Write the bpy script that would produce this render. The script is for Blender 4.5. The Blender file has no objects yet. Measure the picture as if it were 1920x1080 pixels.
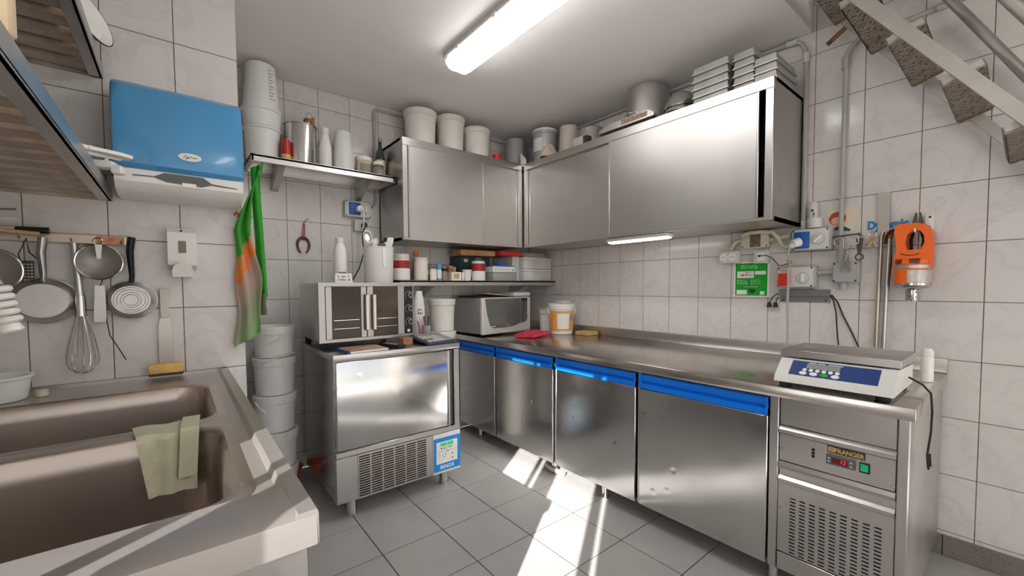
import bpy, bmesh, math, random
from mathutils import Matrix, Vector
random.seed(7)
S = bpy.context.scene
COL = S.collection
R = math.radians

# ------------------------------------------------------------------ camera
cam = bpy.data.cameras.new('camera')
cam.sensor_width = 36.0
cam.lens = 776.8946 * 36.0 / 1920.0
cam.shift_y = 27.943 / 1920.0
cam.clip_start = 0.02
camo = bpy.data.objects.new('camera', cam)
COL.objects.link(camo)
cr, cu, cf = (0.77796699, -0.62828425, -0.00512468), (0.02947975, 0.02835321, 0.99916317), (0.62761318, 0.77746704, -0.04057952)
camo.matrix_world = Matrix(((cr[0], cu[0], -cf[0], -2.5725), (cr[1], cu[1], -cf[1], -2.9445), (cr[2], cu[2], -cf[2], 1.182), (0, 0, 0, 1)))
S.camera = camo

# ------------------------------------------------------------------ sky, sun, exposure
w = bpy.data.worlds.new('sky')
S.world = w
w.use_nodes = True
nt = w.node_tree
nt.nodes.clear()
sky = nt.nodes.new('ShaderNodeTexSky')
sky.sky_type = 'HOSEK_WILKIE'
sdir = Vector((-1, -0.675, 0.603)).normalized()
sky.sun_direction = sdir
sky.turbidity = 4.0
sky.ground_albedo = 0.5
bg = nt.nodes.new('ShaderNodeBackground')
bg.inputs[1].default_value = 5.0
hs = nt.nodes.new('ShaderNodeHueSaturation')
hs.inputs['Saturation'].default_value = 0.25
wo = nt.nodes.new('ShaderNodeOutputWorld')
nt.links.new(sky.outputs[0], hs.inputs['Color'])
nt.links.new(hs.outputs[0], bg.inputs[0])
nt.links.new(bg.outputs[0], wo.inputs[0])
sun = bpy.data.lights.new('sun', 'SUN')
sun.energy = 11.5
sun.angle = R(0.4)
sun.color = (1.0, 0.98, 0.96)
suno = bpy.data.objects.new('sun', sun)
COL.objects.link(suno)
suno.rotation_euler = (-sdir).to_track_quat('-Z', 'Y').to_euler()
suno.location = (-6, -5, 4)
S.view_settings.view_transform = 'Standard'
S.view_settings.look = 'None'
S.view_settings.gamma = 1.0
S.view_settings.use_curve_mapping = False
S.view_settings.exposure = 0.52
LAMP_W = 15.0      # emission of the fluorescent diffusers


# ------------------------------------------------------------------ materials
def lin(c):
    return tuple(((v / 255.0) / 12.92 if v / 255.0 <= 0.04045 else ((v / 255.0 + 0.055) / 1.055) ** 2.4) for v in c) + (1.0,)


MATS = {}


def mat(name, c, rough=0.5, metal=0.0, var=0.0, vs=6.0, st=(1, 1, 1), rv=0.0, bump=0.0, bs=80.0, bst=None, spec=0.5,
        trans=0.0, ior=1.45, emit=None, es=0.0, world=False, coat=0.0, c2=None, speck=None, alpha=1.0, det=4.0, sss=0.0):
    """principled material with noise driven colour, gloss and fine relief"""
    if name in MATS:
        return MATS[name]
    m = bpy.data.materials.new(name)
    m.use_nodes = True
    t = m.node_tree
    N, L = t.nodes, t.links
    b = N['Principled BSDF']
    base = lin(c)
    b.inputs['Base Color'].default_value = base
    b.inputs['Roughness'].default_value = rough
    b.inputs['Metallic'].default_value = metal
    b.inputs['Specular IOR Level'].default_value = spec
    b.inputs['IOR'].default_value = ior
    b.inputs['Transmission Weight'].default_value = trans
    b.inputs['Coat Weight'].default_value = coat
    b.inputs['Alpha'].default_value = alpha
    b.inputs['Subsurface Weight'].default_value = sss
    if emit:
        b.inputs['Emission Color'].default_value = lin(emit)
        b.inputs['Emission Strength'].default_value = es
    if var or rv or bump or c2 or speck:
        if world:
            src = N.new('ShaderNodeNewGeometry').outputs['Position']
        else:
            src = N.new('ShaderNodeTexCoord').outputs['Object']
        mp = N.new('ShaderNodeMapping')
        mp.inputs['Scale'].default_value = st
        L.new(src, mp.inputs[0])
        nz = N.new('ShaderNodeTexNoise')
        nz.inputs['Scale'].default_value = vs
        nz.inputs['Detail'].default_value = det
        nz.inputs['Roughness'].default_value = 0.6
        L.new(mp.outputs[0], nz.inputs[0])
        if var or c2:
            rp = N.new('ShaderNodeValToRGB')
            e = rp.color_ramp.elements
            e[0].position, e[1].position = 0.3, 0.7
            if c2:
                e[0].color, e[1].color = lin(c2), base
            else:
                e[0].color = tuple(v * (1 - var) for v in base[:3]) + (1,)
                e[1].color = tuple(min(1, v * (1 + var)) for v in base[:3]) + (1,)
            L.new(nz.outputs[0], rp.inputs[0])
            out = rp.outputs[0]
            if speck:
                n2 = N.new('ShaderNodeTexNoise')
                n2.inputs['Scale'].default_value = speck[0]
                n2.inputs['Detail'].default_value = 2
                L.new(src, n2.inputs[0])
                r2 = N.new('ShaderNodeValToRGB')
                r2.color_ramp.elements[0].position = speck[1]
                r2.color_ramp.elements[1].position = speck[1] + speck[2]
                r2.color_ramp.elements[0].color = lin(speck[3])
                r2.color_ramp.elements[1].color = (1, 1, 1, 1)
                L.new(n2.outputs[0], r2.inputs[0])
                mx = N.new('ShaderNodeMix')
                mx.data_type = 'RGBA'
                mx.blend_type = 'MULTIPLY'
                mx.inputs[0].default_value = 1.0
                L.new(out, mx.inputs[6])
                L.new(r2.outputs[0], mx.inputs[7])
                out = mx.outputs[2]
            L.new(out, b.inputs['Base Color'])
        if rv:
            n3 = N.new('ShaderNodeTexNoise')
            n3.inputs['Scale'].default_value = vs * 1.7
            n3.inputs['Detail'].default_value = 5
            L.new(mp.outputs[0], n3.inputs[0])
            mr = N.new('ShaderNodeMapRange')
            mr.inputs[1].default_value, mr.inputs[2].default_value = 0.3, 0.7
            mr.inputs[3].default_value, mr.inputs[4].default_value = max(0.02, rough - rv), min(1, rough + rv)
            L.new(n3.outputs[0], mr.inputs[0])
            L.new(mr.outputs[0], b.inputs['Roughness'])
        if bump:
            m2 = N.new('ShaderNodeMapping')
            m2.inputs['Scale'].default_value = bst or (1, 1, 1)
            L.new(src, m2.inputs[0])
            n4 = N.new('ShaderNodeTexNoise')
            n4.inputs['Scale'].default_value = bs
            n4.inputs['Detail'].default_value = 3
            L.new(m2.outputs[0], n4.inputs[0])
            bp = N.new('ShaderNodeBump')
            bp.inputs['Strength'].default_value = bump
            bp.inputs['Distance'].default_value = 0.002
            L.new(n4.outputs[0], bp.inputs['Height'])
            L.new(bp.outputs[0], b.inputs['Normal'])
    MATS[name] = m
    return m


def veined(name, c, vein, rough):
    """glossy ceramic with faint grey marble veins"""
    m = mat(name, c, rough, spec=0.5)
    N, L = m.node_tree.nodes, m.node_tree.links
    b = N['Principled BSDF']
    g = N.new('ShaderNodeNewGeometry')
    n1 = N.new('ShaderNodeTexNoise')
    n1.inputs['Scale'].default_value = 5.0
    n1.inputs['Detail'].default_value = 6
    n1.inputs['Distortion'].default_value = 1.2
    L.new(g.outputs['Position'], n1.inputs[0])
    a = N.new('ShaderNodeMath')
    a.operation = 'SUBTRACT'
    a.inputs[1].default_value = 0.5
    L.new(n1.outputs[0], a.inputs[0])
    ab = N.new('ShaderNodeMath')
    ab.operation = 'ABSOLUTE'
    L.new(a.outputs[0], ab.inputs[0])
    rp = N.new('ShaderNodeValToRGB')
    rp.color_ramp.elements[0].position = 0.0
    rp.color_ramp.elements[1].position = 0.05
    rp.color_ramp.elements[0].color = lin(vein)
    rp.color_ramp.elements[1].color = lin(c)
    L.new(ab.outputs[0], rp.inputs[0])
    n2 = N.new('ShaderNodeTexNoise')
    n2.inputs['Scale'].default_value = 2.2
    n2.inputs['Detail'].default_value = 3
    L.new(g.outputs['Position'], n2.inputs[0])
    mx = N.new('ShaderNodeMix')
    mx.data_type = 'RGBA'
    L.new(n2.outputs[0], mx.inputs[0])
    L.new(rp.outputs[0], mx.inputs[6])
    mx.inputs[7].default_value = lin(c)
    L.new(mx.outputs[2], b.inputs['Base Color'])
    n3 = N.new('ShaderNodeTexNoise')
    n3.inputs['Scale'].default_value = 14
    L.new(g.outputs['Position'], n3.inputs[0])
    bp = N.new('ShaderNodeBump')
    bp.inputs['Strength'].default_value = 0.12
    bp.inputs['Distance'].default_value = 0.004
    L.new(n3.outputs[0], bp.inputs['Height'])
    L.new(bp.outputs[0], b.inputs['Normal'])
    return m


TILE = veined('white_marbled_wall_tile', (208, 203, 200), (194, 189, 186), 0.16)
GROUT = mat('dark_grout', (112, 98, 88), 0.9, var=0.25, vs=9, world=True)
FTILE = mat('grey_floor_tile', (174, 171, 168), 0.40, var=0.07, vs=3, rv=0.08, world=True, speck=(420, 0.36, 0.12, (196, 194, 192)), bump=0.06, bs=300)
FGROUT = mat('floor_grout', (62, 58, 54), 0.9, var=0.3, vs=12, world=True)
SKIRT = mat('brown_grey_skirting_tile', (128, 119, 112), 0.5, var=0.1, vs=5, world=True, speck=(300, 0.36, 0.12, (190, 186, 182)))
CEIL = mat('ceiling_paint', (238, 233, 231), 0.85, var=0.03, vs=1.5, world=True, bump=0.1, bs=25)
PLASTER = mat('wall_paint', (214, 208, 202), 0.8, var=0.03, vs=2, world=True)
STEEL = mat('brushed_steel', (194, 191, 188), 0.34, 1.0, var=0.04, vs=2.5, rv=0.035, bump=0.05, bs=9, bst=(30, 30, 1.2))
STEELH = mat('brushed_steel_level', (194, 190, 187), 0.33, 1.0, var=0.04, vs=2.5, rv=0.035, bump=0.05, bs=8, bst=(1.2, 30, 30))
DOORM = mat('scuffed_steel_door', (208, 206, 204), 0.17, 1.0, var=0.06, vs=3, st=(1, 1, 0.5), rv=0.05, bump=0.10, bs=9, bst=(40, 40, 1.0))
_n, _l = DOORM.node_tree.nodes, DOORM.node_tree.links
_tc = _n.new('ShaderNodeTexCoord')
_vo = _n.new('ShaderNodeTexVoronoi')
_vo.inputs['Scale'].default_value = 7.0
_l.new(_tc.outputs['Object'], _vo.inputs['Vector'])
_mr = _n.new('ShaderNodeMapRange')
_mr.interpolation_type = 'SMOOTHSTEP'
_mr.inputs[2].default_value = 0.16
_l.new(_vo.outputs['Distance'], _mr.inputs[0])
_bp = _n.new('ShaderNodeBump')
_bp.inputs['Strength'].default_value = 0.5
_bp.inputs['Distance'].default_value = 0.003
_l.new(_mr.outputs[0], _bp.inputs['Height'])
_ob = [n for n in _n if n.type == 'BUMP' and n is not _bp][0]
_l.new(_bp.outputs[0], _ob.inputs['Normal'])
BOWLM = mat('brushed_bowl_steel', (196, 186, 179), 0.29, 1.0, var=0.03, vs=3)
SINKM = mat('stained_sink_steel', (182, 176, 171), 0.32, 0.80, var=0.03, vs=3)
RACKM = mat('stained_rack_steel', (196, 184, 170), 0.42, 0.7, var=0.3, vs=7, rv=0.1, c2=(150, 128, 108))
STAIRM = mat('galvanised_stair_steel', (178, 175, 170), 0.45, 0.9, var=0.1, vs=5, rv=0.1)
TREADM = mat('speckled_tread_steel', (140, 130, 120), 0.6, 0.5, var=0.25, vs=12, speck=(70, 0.38, 0.06, (110, 96, 84)))
RUST = mat('rusty_steel', (120, 86, 60), 0.8, 0.3, var=0.4, vs=30)
ALU = mat('dull_aluminium', (196, 193, 190), 0.42, 1.0, var=0.12, vs=8, rv=0.12)
TINM = mat('grey_tinplate', (196, 194, 191), 0.42, 0.85, var=0.07, vs=6, rv=0.1)
CHROME = mat('polished_steel', (205, 203, 200), 0.12, 1.0)
DARK = mat('dark_inside', (24, 22, 20), 0.7)
BLACK = mat('black_plastic', (26, 26, 28), 0.4, var=0.1)
RUBBER = mat('black_rubber', (30, 28, 28), 0.7)
WPLAS = mat('white_plastic', (226, 224, 220), 0.4, var=0.03)
BUCK = mat('off_white_bucket_plastic', (222, 218, 211), 0.45, var=0.05, vs=5, speck=(34, 0.26, 0.04, (190, 178, 166)))
BUCKG = mat('greyish_bucket_plastic', (210, 209, 206), 0.45, var=0.06, vs=6, speck=(34, 0.26, 0.04, (176, 164, 152)))
FROST = mat('frosted_plastic', (240, 240, 238), 0.35, var=0.02, trans=0.18)
CLEAR = mat('clear_glass', (240, 244, 244), 0.04, trans=0.96, ior=1.3)
GPLAS = mat('grey_plastic', (168, 168, 167), 0.45, var=0.03)
LGPLAS = mat('light_grey_plastic', (200, 199, 196), 0.45, var=0.03)
BEIGEP = mat('yellowed_plastic', (196, 186, 168), 0.55, var=0.12, vs=10)
BLUEH = mat('bright_blue_plastic', (12, 122, 240), 0.3)
DISPB = mat('translucent_blue_plastic', (74, 146, 196), 0.2, var=0.05, vs=4, coat=0.2)
BLUEL = mat('blue_panel_film', (24, 138, 218), 0.35)
BLUES = mat('blue_socket_plastic', (18, 86, 168), 0.4)
NAVY = mat('navy_film', (34, 60, 118), 0.35, var=0.05)
ORANGE = mat('orange_plastic', (240, 104, 22), 0.35)
RED = mat('red_plastic', (214, 52, 36), 0.4)
MAROON = mat('dark_red_print', (158, 40, 46), 0.4, var=0.1)
REDC = mat('pink_red_cloth', (222, 70, 92), 0.9, var=0.08, vs=20, bump=0.4, bs=400)
BEIGEC = mat('grey_green_cloth', (178, 176, 152), 0.95, var=0.08, vs=30, bump=0.5, bs=500)
GREENL = mat('green_print', (12, 158, 40), 0.4)
DKGREEN = mat('dark_green_box', (38, 66, 66), 0.5, var=0.1)
GREENLED = mat('green_display', (30, 176, 92), 0.3, emit=(30, 176, 92), es=0.4)
REDLED = mat('red_display', (200, 30, 40), 0.3, emit=(255, 30, 40), es=1.5)
DKRED = mat('dark_red_glass', (92, 22, 20), 0.2)
GSWITCH = mat('green_switch', (18, 140, 98), 0.25, emit=(10, 150, 95), es=0.3)
LCD = mat('grey_lcd', (138, 142, 136), 0.25)
WOOD = mat('pale_wood', (196, 160, 112), 0.6, var=0.2, vs=6, st=(1, 12, 12))
WOODD = mat('worn_wood_box', (186, 138, 92), 0.7, var=0.3, vs=14)
CORK = mat('cork', (176, 122, 74), 0.8, var=0.2, vs=30)
PAPER = mat('white_paper', (236, 234, 230), 0.7)
CARD = mat('brown_card', (166, 116, 84), 0.8, var=0.2, vs=10)
TERRA = mat('terracotta', (190, 100, 58), 0.7, var=0.1)
RUSTW = mat('horseshoe_rust', (124, 82, 54), 0.85, 0.1, var=0.3, vs=25)
GOLD = mat('gold_print', (210, 168, 104), 0.4, 0.1)
SPONGE = mat('yellow_sponge', (222, 180, 112), 0.95, var=0.15, vs=40, bump=0.6, bs=200)
LABELW = mat('white_label', (230, 228, 224), 0.5, var=0.03)
INK = mat('dark_ink', (50, 46, 44), 0.6)
SKIN = mat('printed_face_pink', (222, 172, 140), 0.6)
HAIR = mat('printed_auburn', (168, 60, 50), 0.6)
SKYB = mat('light_blue_plastic', (74, 160, 210), 0.35)
BROWNJ = mat('brown_contents', (150, 92, 60), 0.5, var=0.3, vs=30)
ORLABEL = mat('orange_yellow_print', (222, 160, 84), 0.45, var=0.15, vs=14)


# ------------------------------------------------------------------ mesh helpers
class M:
    def __init__(s):
        s.bm = bmesh.new()

    def _x(s, vs, mx):
        if mx is not None:
            bmesh.ops.transform(s.bm, matrix=mx, verts=vs)

    def box(s, x0, x1, y0, y1, z0, z1, b=0.0, seg=1, mx=None):
        g = bmesh.ops.create_cube(s.bm, size=1.0)
        vs = g['verts']
        bmesh.ops.transform(s.bm, matrix=Matrix.Translation(((x0 + x1) / 2, (y0 + y1) / 2, (z0 + z1) / 2)) @ Matrix.Diagonal((abs(x1 - x0), abs(y1 - y0), abs(z1 - z0), 1)), verts=vs)
        if b > 0:
            es = list({e for v in vs for e in v.link_edges})
            r = bmesh.ops.bevel(s.bm, geom=es, offset=b, segments=seg, affect='EDGES', profile=0.5, clamp_overlap=True)
            vs = list({v for f in r['faces'] for v in f.verts} | {v for v in vs if v.is_valid})
        s._x(vs, mx)
        return s

    def lathe(s, prof, c=(0, 0, 0), seg=24, mx=None, sx=1.0, sy=1.0, a0=0.0, a1=None):
        vs = []
        rings = []
        full = a1 is None
        n = seg if full else seg + 1
        for (r, z) in prof:
            if r < 1e-6:
                v = s.bm.verts.new((c[0], c[1], c[2] + z))
                rings.append([v])
                vs.append(v)
            else:
                ring = []
                for i in range(n):
                    a = a0 + (2 * math.pi if full else (a1 - a0)) * i / seg
                    ring.append(s.bm.verts.new((c[0] + r * math.cos(a) * sx, c[1] + r * math.sin(a) * sy, c[2] + z)))
                rings.append(ring)
                vs += ring
        for p, q in zip(rings, rings[1:]):
            k = seg if full else seg
            for i in range(k):
                j = (i + 1) % n if full else i + 1
                if len(p) == 1 and len(q) == 1:
                    continue
                if len(p) == 1:
                    s.bm.faces.new((p[0], q[i], q[j]))
                elif len(q) == 1:
                    s.bm.faces.new((p[i], p[j], q[0]))
                else:
                    s.bm.faces.new((p[i], p[j], q[j], q[i]))
        s._x(vs, mx)
        return s

    def cyl(s, c, r, h, seg=20, axis='z', r2=None, b=0.0):
        r2 = r if r2 is None else r2
        mx = Matrix.Translation(c)
        if axis == 'x':
            mx = mx @ Matrix.Rotation(R(90), 4, 'Y')
        elif axis == 'y':
            mx = mx @ Matrix.Rotation(R(-90), 4, 'X')
        elif isinstance(axis, Matrix):
            mx = mx @ axis
        if b:
            pr = [(0, 0), (r - b, 0), (r, b), (r2, h - b), (r2 - b, h), (0, h)]
        else:
            pr = [(0, 0), (r, 0), (r2, h), (0, h)]
        return s.lathe(pr, seg=seg, mx=mx)

    def tube(s, pts, r, seg=8, closed=False, flat=1.0):
        pts = [Vector(p) for p in pts]
        n = len(pts)
        rings = []
        up = None
        for i, p in enumerate(pts):
            if closed:
                d = (pts[(i + 1) % n] - pts[i - 1]).normalized()
            else:
                d = (pts[min(i + 1, n - 1)] - pts[max(i - 1, 0)]).normalized()
            if up is None:
                up = Vector((0, 0, 1)) if abs(d.z) < 0.9 else Vector((1, 0, 0))
            a = d.cross(up)
            if a.length < 1e-5:
                a = d.orthogonal()
            a.normalize()
            bb = a.cross(d).normalized()
            up = bb
            rr = r[i] if isinstance(r, (list, tuple)) else r
            rings.append([s.bm.verts.new(p + a * rr * math.cos(2 * math.pi * k / seg) + bb * rr * flat * math.sin(2 * math.pi * k / seg)) for k in range(seg)])
        m = n if closed else n - 1
        for i in range(m):
            p, q = rings[i], rings[(i + 1) % n]
            for k in range(seg):
                s.bm.faces.new((p[k], p[(k + 1) % seg], q[(k + 1) % seg], q[k]))
        if not closed:
            s.bm.faces.new(rings[0][::-1])
            s.bm.faces.new(rings[-1])
        return s

    def prism(s, poly, plane, a, b, mx=None):
        def P(u, v, t):
            return {'xy': (u, v, t), 'xz': (u, t, v), 'yz': (t, u, v)}[plane]
        lo = [s.bm.verts.new(P(u, v, a)) for u, v in poly]
        hi = [s.bm.verts.new(P(u, v, b)) for u, v in poly]
        n = len(poly)
        s.bm.faces.new(lo[::-1])
        s.bm.faces.new(hi)
        for i in range(n):
            j = (i + 1) % n
            s.bm.faces.new((lo[i], lo[j], hi[j], hi[i]))
        s._x(lo + hi, mx)
        return s

    def sheet(s, fn, nu, nv, th=0.002):
        """solid cloth: fn(u,v)->point"""
        g = [[Vector(fn(i / nu, j / nv)) for j in range(nv + 1)] for i in range(nu + 1)]
        top, bot = [], []
        for i in range(nu + 1):
            tr, br = [], []
            for j in range(nv + 1):
                du = g[min(i + 1, nu)][j] - g[max(i - 1, 0)][j]
                dv = g[i][min(j + 1, nv)] - g[i][max(j - 1, 0)]
                n = du.cross(dv)
                n = n.normalized() if n.length > 1e-9 else Vector((0, 0, 1))
                tr.append(s.bm.verts.new(g[i][j] + n * th / 2))
                br.append(s.bm.verts.new(g[i][j] - n * th / 2))
            top.append(tr)
            bot.append(br)
        for i in range(nu):
            for j in range(nv):
                s.bm.faces.new((top[i][j], top[i + 1][j], top[i + 1][j + 1], top[i][j + 1]))
                s.bm.faces.new((bot[i][j], bot[i][j + 1], bot[i + 1][j + 1], bot[i + 1][j]))
        for i in range(nu):
            s.bm.faces.new((top[i][0], bot[i][0], bot[i + 1][0], top[i + 1][0]))
            s.bm.faces.new((top[i][nv], top[i + 1][nv], bot[i + 1][nv], bot[i][nv]))
        for j in range(nv):
            s.bm.faces.new((top[0][j], top[0][j + 1], bot[0][j + 1], bot[0][j]))
            s.bm.faces.new((top[nu][j], bot[nu][j], bot[nu][j + 1], top[nu][j + 1]))
        return s

    def grille(s, xc, zc, y0, y1):
        """plate in the xz plane between cut lines; odd x cell and odd z cell together are holes"""
        nx, nz = len(xc) - 1, len(zc) - 1
        solid = lambda i, k: 0 <= i < nx and 0 <= k < nz and not (i % 2 == 1 and k % 2 == 1)
        V = {}

        def v(i, k, y):
            if (i, k, y) not in V:
                V[(i, k, y)] = s.bm.verts.new((xc[i], y, zc[k]))
            return V[(i, k, y)]
        for i in range(nx):
            for k in range(nz):
                if not solid(i, k):
                    continue
                s.bm.faces.new((v(i, k, y0), v(i + 1, k, y0), v(i + 1, k + 1, y0), v(i, k + 1, y0)))
                s.bm.faces.new((v(i, k, y1), v(i, k + 1, y1), v(i + 1, k + 1, y1), v(i + 1, k, y1)))
                for (di, dk, a, b) in ((-1, 0, (i, k), (i, k + 1)), (1, 0, (i + 1, k + 1), (i + 1, k)), (0, -1, (i + 1, k), (i, k)), (0, 1, (i, k + 1), (i + 1, k + 1))):
                    if not solid(i + di, k + dk):
                        s.bm.faces.new((v(*a, y0), v(*b, y0), v(*b, y1), v(*a, y1)))
        return s

    def mesh(s, name):
        bmesh.ops.recalc_face_normals(s.bm, faces=s.bm.faces)
        me = bpy.data.meshes.new(name)
        s.bm.to_mesh(me)
        s.bm.free()
        me.shade_smooth()
        me.set_sharp_from_angle(angle=R(38))
        return me

    def put(s, name, m, parent=None, loc=None, rot=None):
        me = s.mesh(name)
        me.materials.append(m)
        o = bpy.data.objects.new(name, me)
        COL.objects.link(o)
        if parent:
            o.parent = parent
        if loc:
            o.location = loc
        if rot:
            o.rotation_euler = rot
        return o


def tag(o, label=None, cat=None, group=None, kind=None):
    if label:
        o['label'] = label
    if cat:
        o['category'] = cat
    if group:
        o['group'] = group
    if kind:
        o['kind'] = kind
    return o


def thing(name, label, cat, loc=(0, 0, 0), rz=0.0, group=None, rot=None):
    o = bpy.data.objects.new(name, None)
    o.empty_display_size = 0.05
    COL.objects.link(o)
    o.location = loc
    o.rotation_euler = rot or (0, 0, R(rz))
    return tag(o, label, cat, group)


def dup(o, loc=None, parent=None, label=None, rz=None):
    c = o.copy()
    COL.objects.link(c)
    if parent is not None:
        c.parent = parent
    if loc:
        c.location = loc
    if rz is not None:
        c.rotation_euler = (0, 0, R(rz))
    if label:
        c['label'] = label
    for ch in list(o.children):
        dup(ch, parent=c)
    return c


FONTCACHE = {}


def text(body, size, m, parent, loc, rot, name='lettering', depth=0.0006, align='CENTER', sx=1.0, bold=0.0, shear=0.0):
    cu_ = bpy.data.curves.new(name, 'FONT')
    cu_.body = body
    cu_.size = size
    cu_.extrude = depth
    cu_.align_x = align
    cu_.align_y = 'CENTER'
    cu_.offset = bold
    cu_.shear = shear
    cu_.resolution_u = 3
    tmp = bpy.data.objects.new(name, cu_)
    COL.objects.link(tmp)
    dg = bpy.context.evaluated_depsgraph_get()
    me = bpy.data.meshes.new_from_object(tmp.evaluated_get(dg))
    bpy.data.objects.remove(tmp)
    bpy.data.curves.remove(cu_)
    me.name = name
    me.materials.clear()
    me.materials.append(m)
    o = bpy.data.objects.new(name, me)
    COL.objects.link(o)
    o.parent = parent
    o.location = loc
    o.rotation_euler = rot
    o.scale = (sx, 1, 1)
    return o


FACE = (R(90), 0, 0)       # text in a local xz plane that is read from -y


def scribble(parent, x0, x1, z0, z1, y, m=None, name='illegible_print', n=None):
    """a line of print too small to read: short strokes on a face read from -y"""
    q = M()
    h = z1 - z0
    x = x0
    while x < x1 - 0.2 * h:
        wd = h * random.uniform(0.35, 0.7)
        if random.random() < 0.85:
            q.box(x, x + wd * 0.35, y - 0.0006, y, z0, z1)
            q.box(x, min(x + wd, x1), y - 0.0006, y, z0 + h * random.choice((0.0, 0.4, 0.75)), z0 + h * random.choice((0.25, 0.6, 1.0)) + 0.0003)
        x += wd + h * 0.25
    return tag(q.put(name, m or INK, parent), kind='stuff')



def struct(m, name, material, parent=None):
    return tag(m.put(name, material, parent), kind='structure')


# ------------------------------------------------------------------ the room shell
H = 2.474
XL = -3.13            # left wall
YF = -5.2             # wall behind the camera
YP, XP = -0.898, -2.355   # partition behind the sink
STX, STY = -1.0, -2.22    # stairwell opening in the ceiling
TILES = {}


def tile_mesh(wd, ht, th, name, m, gap, cut):
    k = (round(wd, 4), round(ht, 4), name)
    if k not in TILES:
        a, b = wd / 2 - gap / 2, ht / 2 - gap / 2
        q = M()
        lo = [q.bm.verts.new((x, th, z)) for x, z in ((-a, -b), (a, -b), (a, b), (-a, b))]
        mi = [q.bm.verts.new((x, cut, z)) for x, z in ((-a, -b), (a, -b), (a, b), (-a, b))]
        fr = [q.bm.verts.new((x, 0, z)) for x, z in ((-a + cut, -b + cut), (a - cut, -b + cut), (a - cut, b - cut), (-a + cut, b - cut))]
        for A, B in ((lo, mi), (mi, fr)):
            for i in range(4):
                q.bm.faces.new((A[i], A[(i + 1) % 4], B[(i + 1) % 4], B[i]))
        q.bm.faces.new(fr)
        q.bm.faces.new(lo[::-1])
        me = q.mesh(name)
        me.shade_flat()
        me.materials.append(m)
        TILES[k] = me
    return TILES[k]


def cuts(a, b, j0, p):
    k = math.ceil((a - j0) / p - 1e-6)
    v = [a]
    while j0 + k * p < b - 1e-4:
        if j0 + k * p > a + 0.004:
            v.append(j0 + k * p)
        k += 1
    return v + [b]


def lay(parent, us, vs, place, rot, name='tile', m=TILE, th=0.007, gap=0.0028, cut=0.0009, wob=0.0012, skip=None):
    for u0, u1 in zip(us, us[1:]):
        for v0, v1 in zip(vs, vs[1:]):
            if u1 - u0 < 0.012 or v1 - v0 < 0.012 or (skip and skip((u0 + u1) / 2, (v0 + v1) / 2)):
                continue
            o = bpy.data.objects.new(name, tile_mesh(u1 - u0, v1 - v0, th, name, m, gap, cut))
            COL.objects.link(o)
            o.parent = parent
            o.location = place((u0 + u1) / 2, (v0 + v1) / 2)
            o.rotation_euler = (rot[0] + random.uniform(-wob, wob), rot[1], rot[2] + random.uniform(-wob, wob))


ZJ = 2.1055
G = 0.0016            # grout lies this far behind the tile faces
floor = struct(M().box(XL, 0, YF, 0, -0.12, -0.002), 'floor', FGROUT)
fx, fy = cuts(XL, -0.0, -0.101, 0.3), cuts(-4.2, 0.0, -0.296, 0.3)
lay(floor, fx, fy, lambda u, v: (u, v, 0.0), (R(-90), 0, 0), 'floor_tile', FTILE, 0.008, 0.0042, 0.0012, 0.0006)
struct(M().box(XL, 0, YF, -4.2, -0.05, 0), 'trim_1', FTILE)
wb = struct(M().box(XP, 0.1, G, 0.15, 0, H), 'wall_back', GROUT)
zs = cuts(0.0, H, ZJ, 0.25)
lay(wb, cuts(XP + 0.008, 0.0, -0.0196, 0.2), zs, lambda u, v: (u, 0, v), (0, 0, 0))
wr = struct(M().box(G, 0.15, YF, 0.0, 0, 3.7), 'wall_right', GROUT)
lay(wr, cuts(-3.84, 0.0, -0.0394, 0.2), zs, lambda u, v: (0, u, v), (0, 0, R(-90)))
lay(wr, cuts(-3.44, STY, -0.0394, 0.2), cuts(H, 3.2, ZJ, 0.25), lambda u, v: (0, u, v), (0, 0, R(-90)))
struct(M().box(-0.006, G, YF, -3.84, 0, 3.7), 'trim_2', PLASTER)
wp = struct(M().box(XL, XP - G, YP + G, 0.15, 0, H), 'wall_partition', GROUT)
lay(wp, cuts(XL, XP, -2.7562, 0.2), zs, lambda u, v: (u, YP, v), (0, 0, 0))
lay(wp, cuts(YP + 0.008, 0.0, YP, 0.2), zs, lambda u, v: (XP, u, v), (0, 0, R(90)))
# left wall with the glazed door that lets the sun in
wl = M()
DY0, DY1, DZ = -3.20, -2.32, 2.16
wl.box(XL - 0.12, XL, DY1, 0.15, 0, H).box(XL - 0.12, XL, YF, DY0, 0, H).box(XL - 0.12, XL, DY0, DY1, DZ, H)
struct(wl, 'wall_left', PLASTER)
dr = struct(M().box(XL - 0.07, XL - 0.02, DY0, DY1, 0, 0.5), 'door_1', WPLAS)
for a, b in ((DY1 - 0.028, DY1), (-2.595, -2.580), (-2.753, -2.643), (-3.116, -3.07), (DY0, -3.163)):
    M().box(XL - 0.06, XL - 0.03, a, b, 0.5, DZ - 0.03).put('door_bar', WPLAS, dr)
M().box(XL - 0.06, XL - 0.03, DY0, DY1, DZ - 0.03, DZ).put('door_bar', WPLAS, dr)
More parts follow.
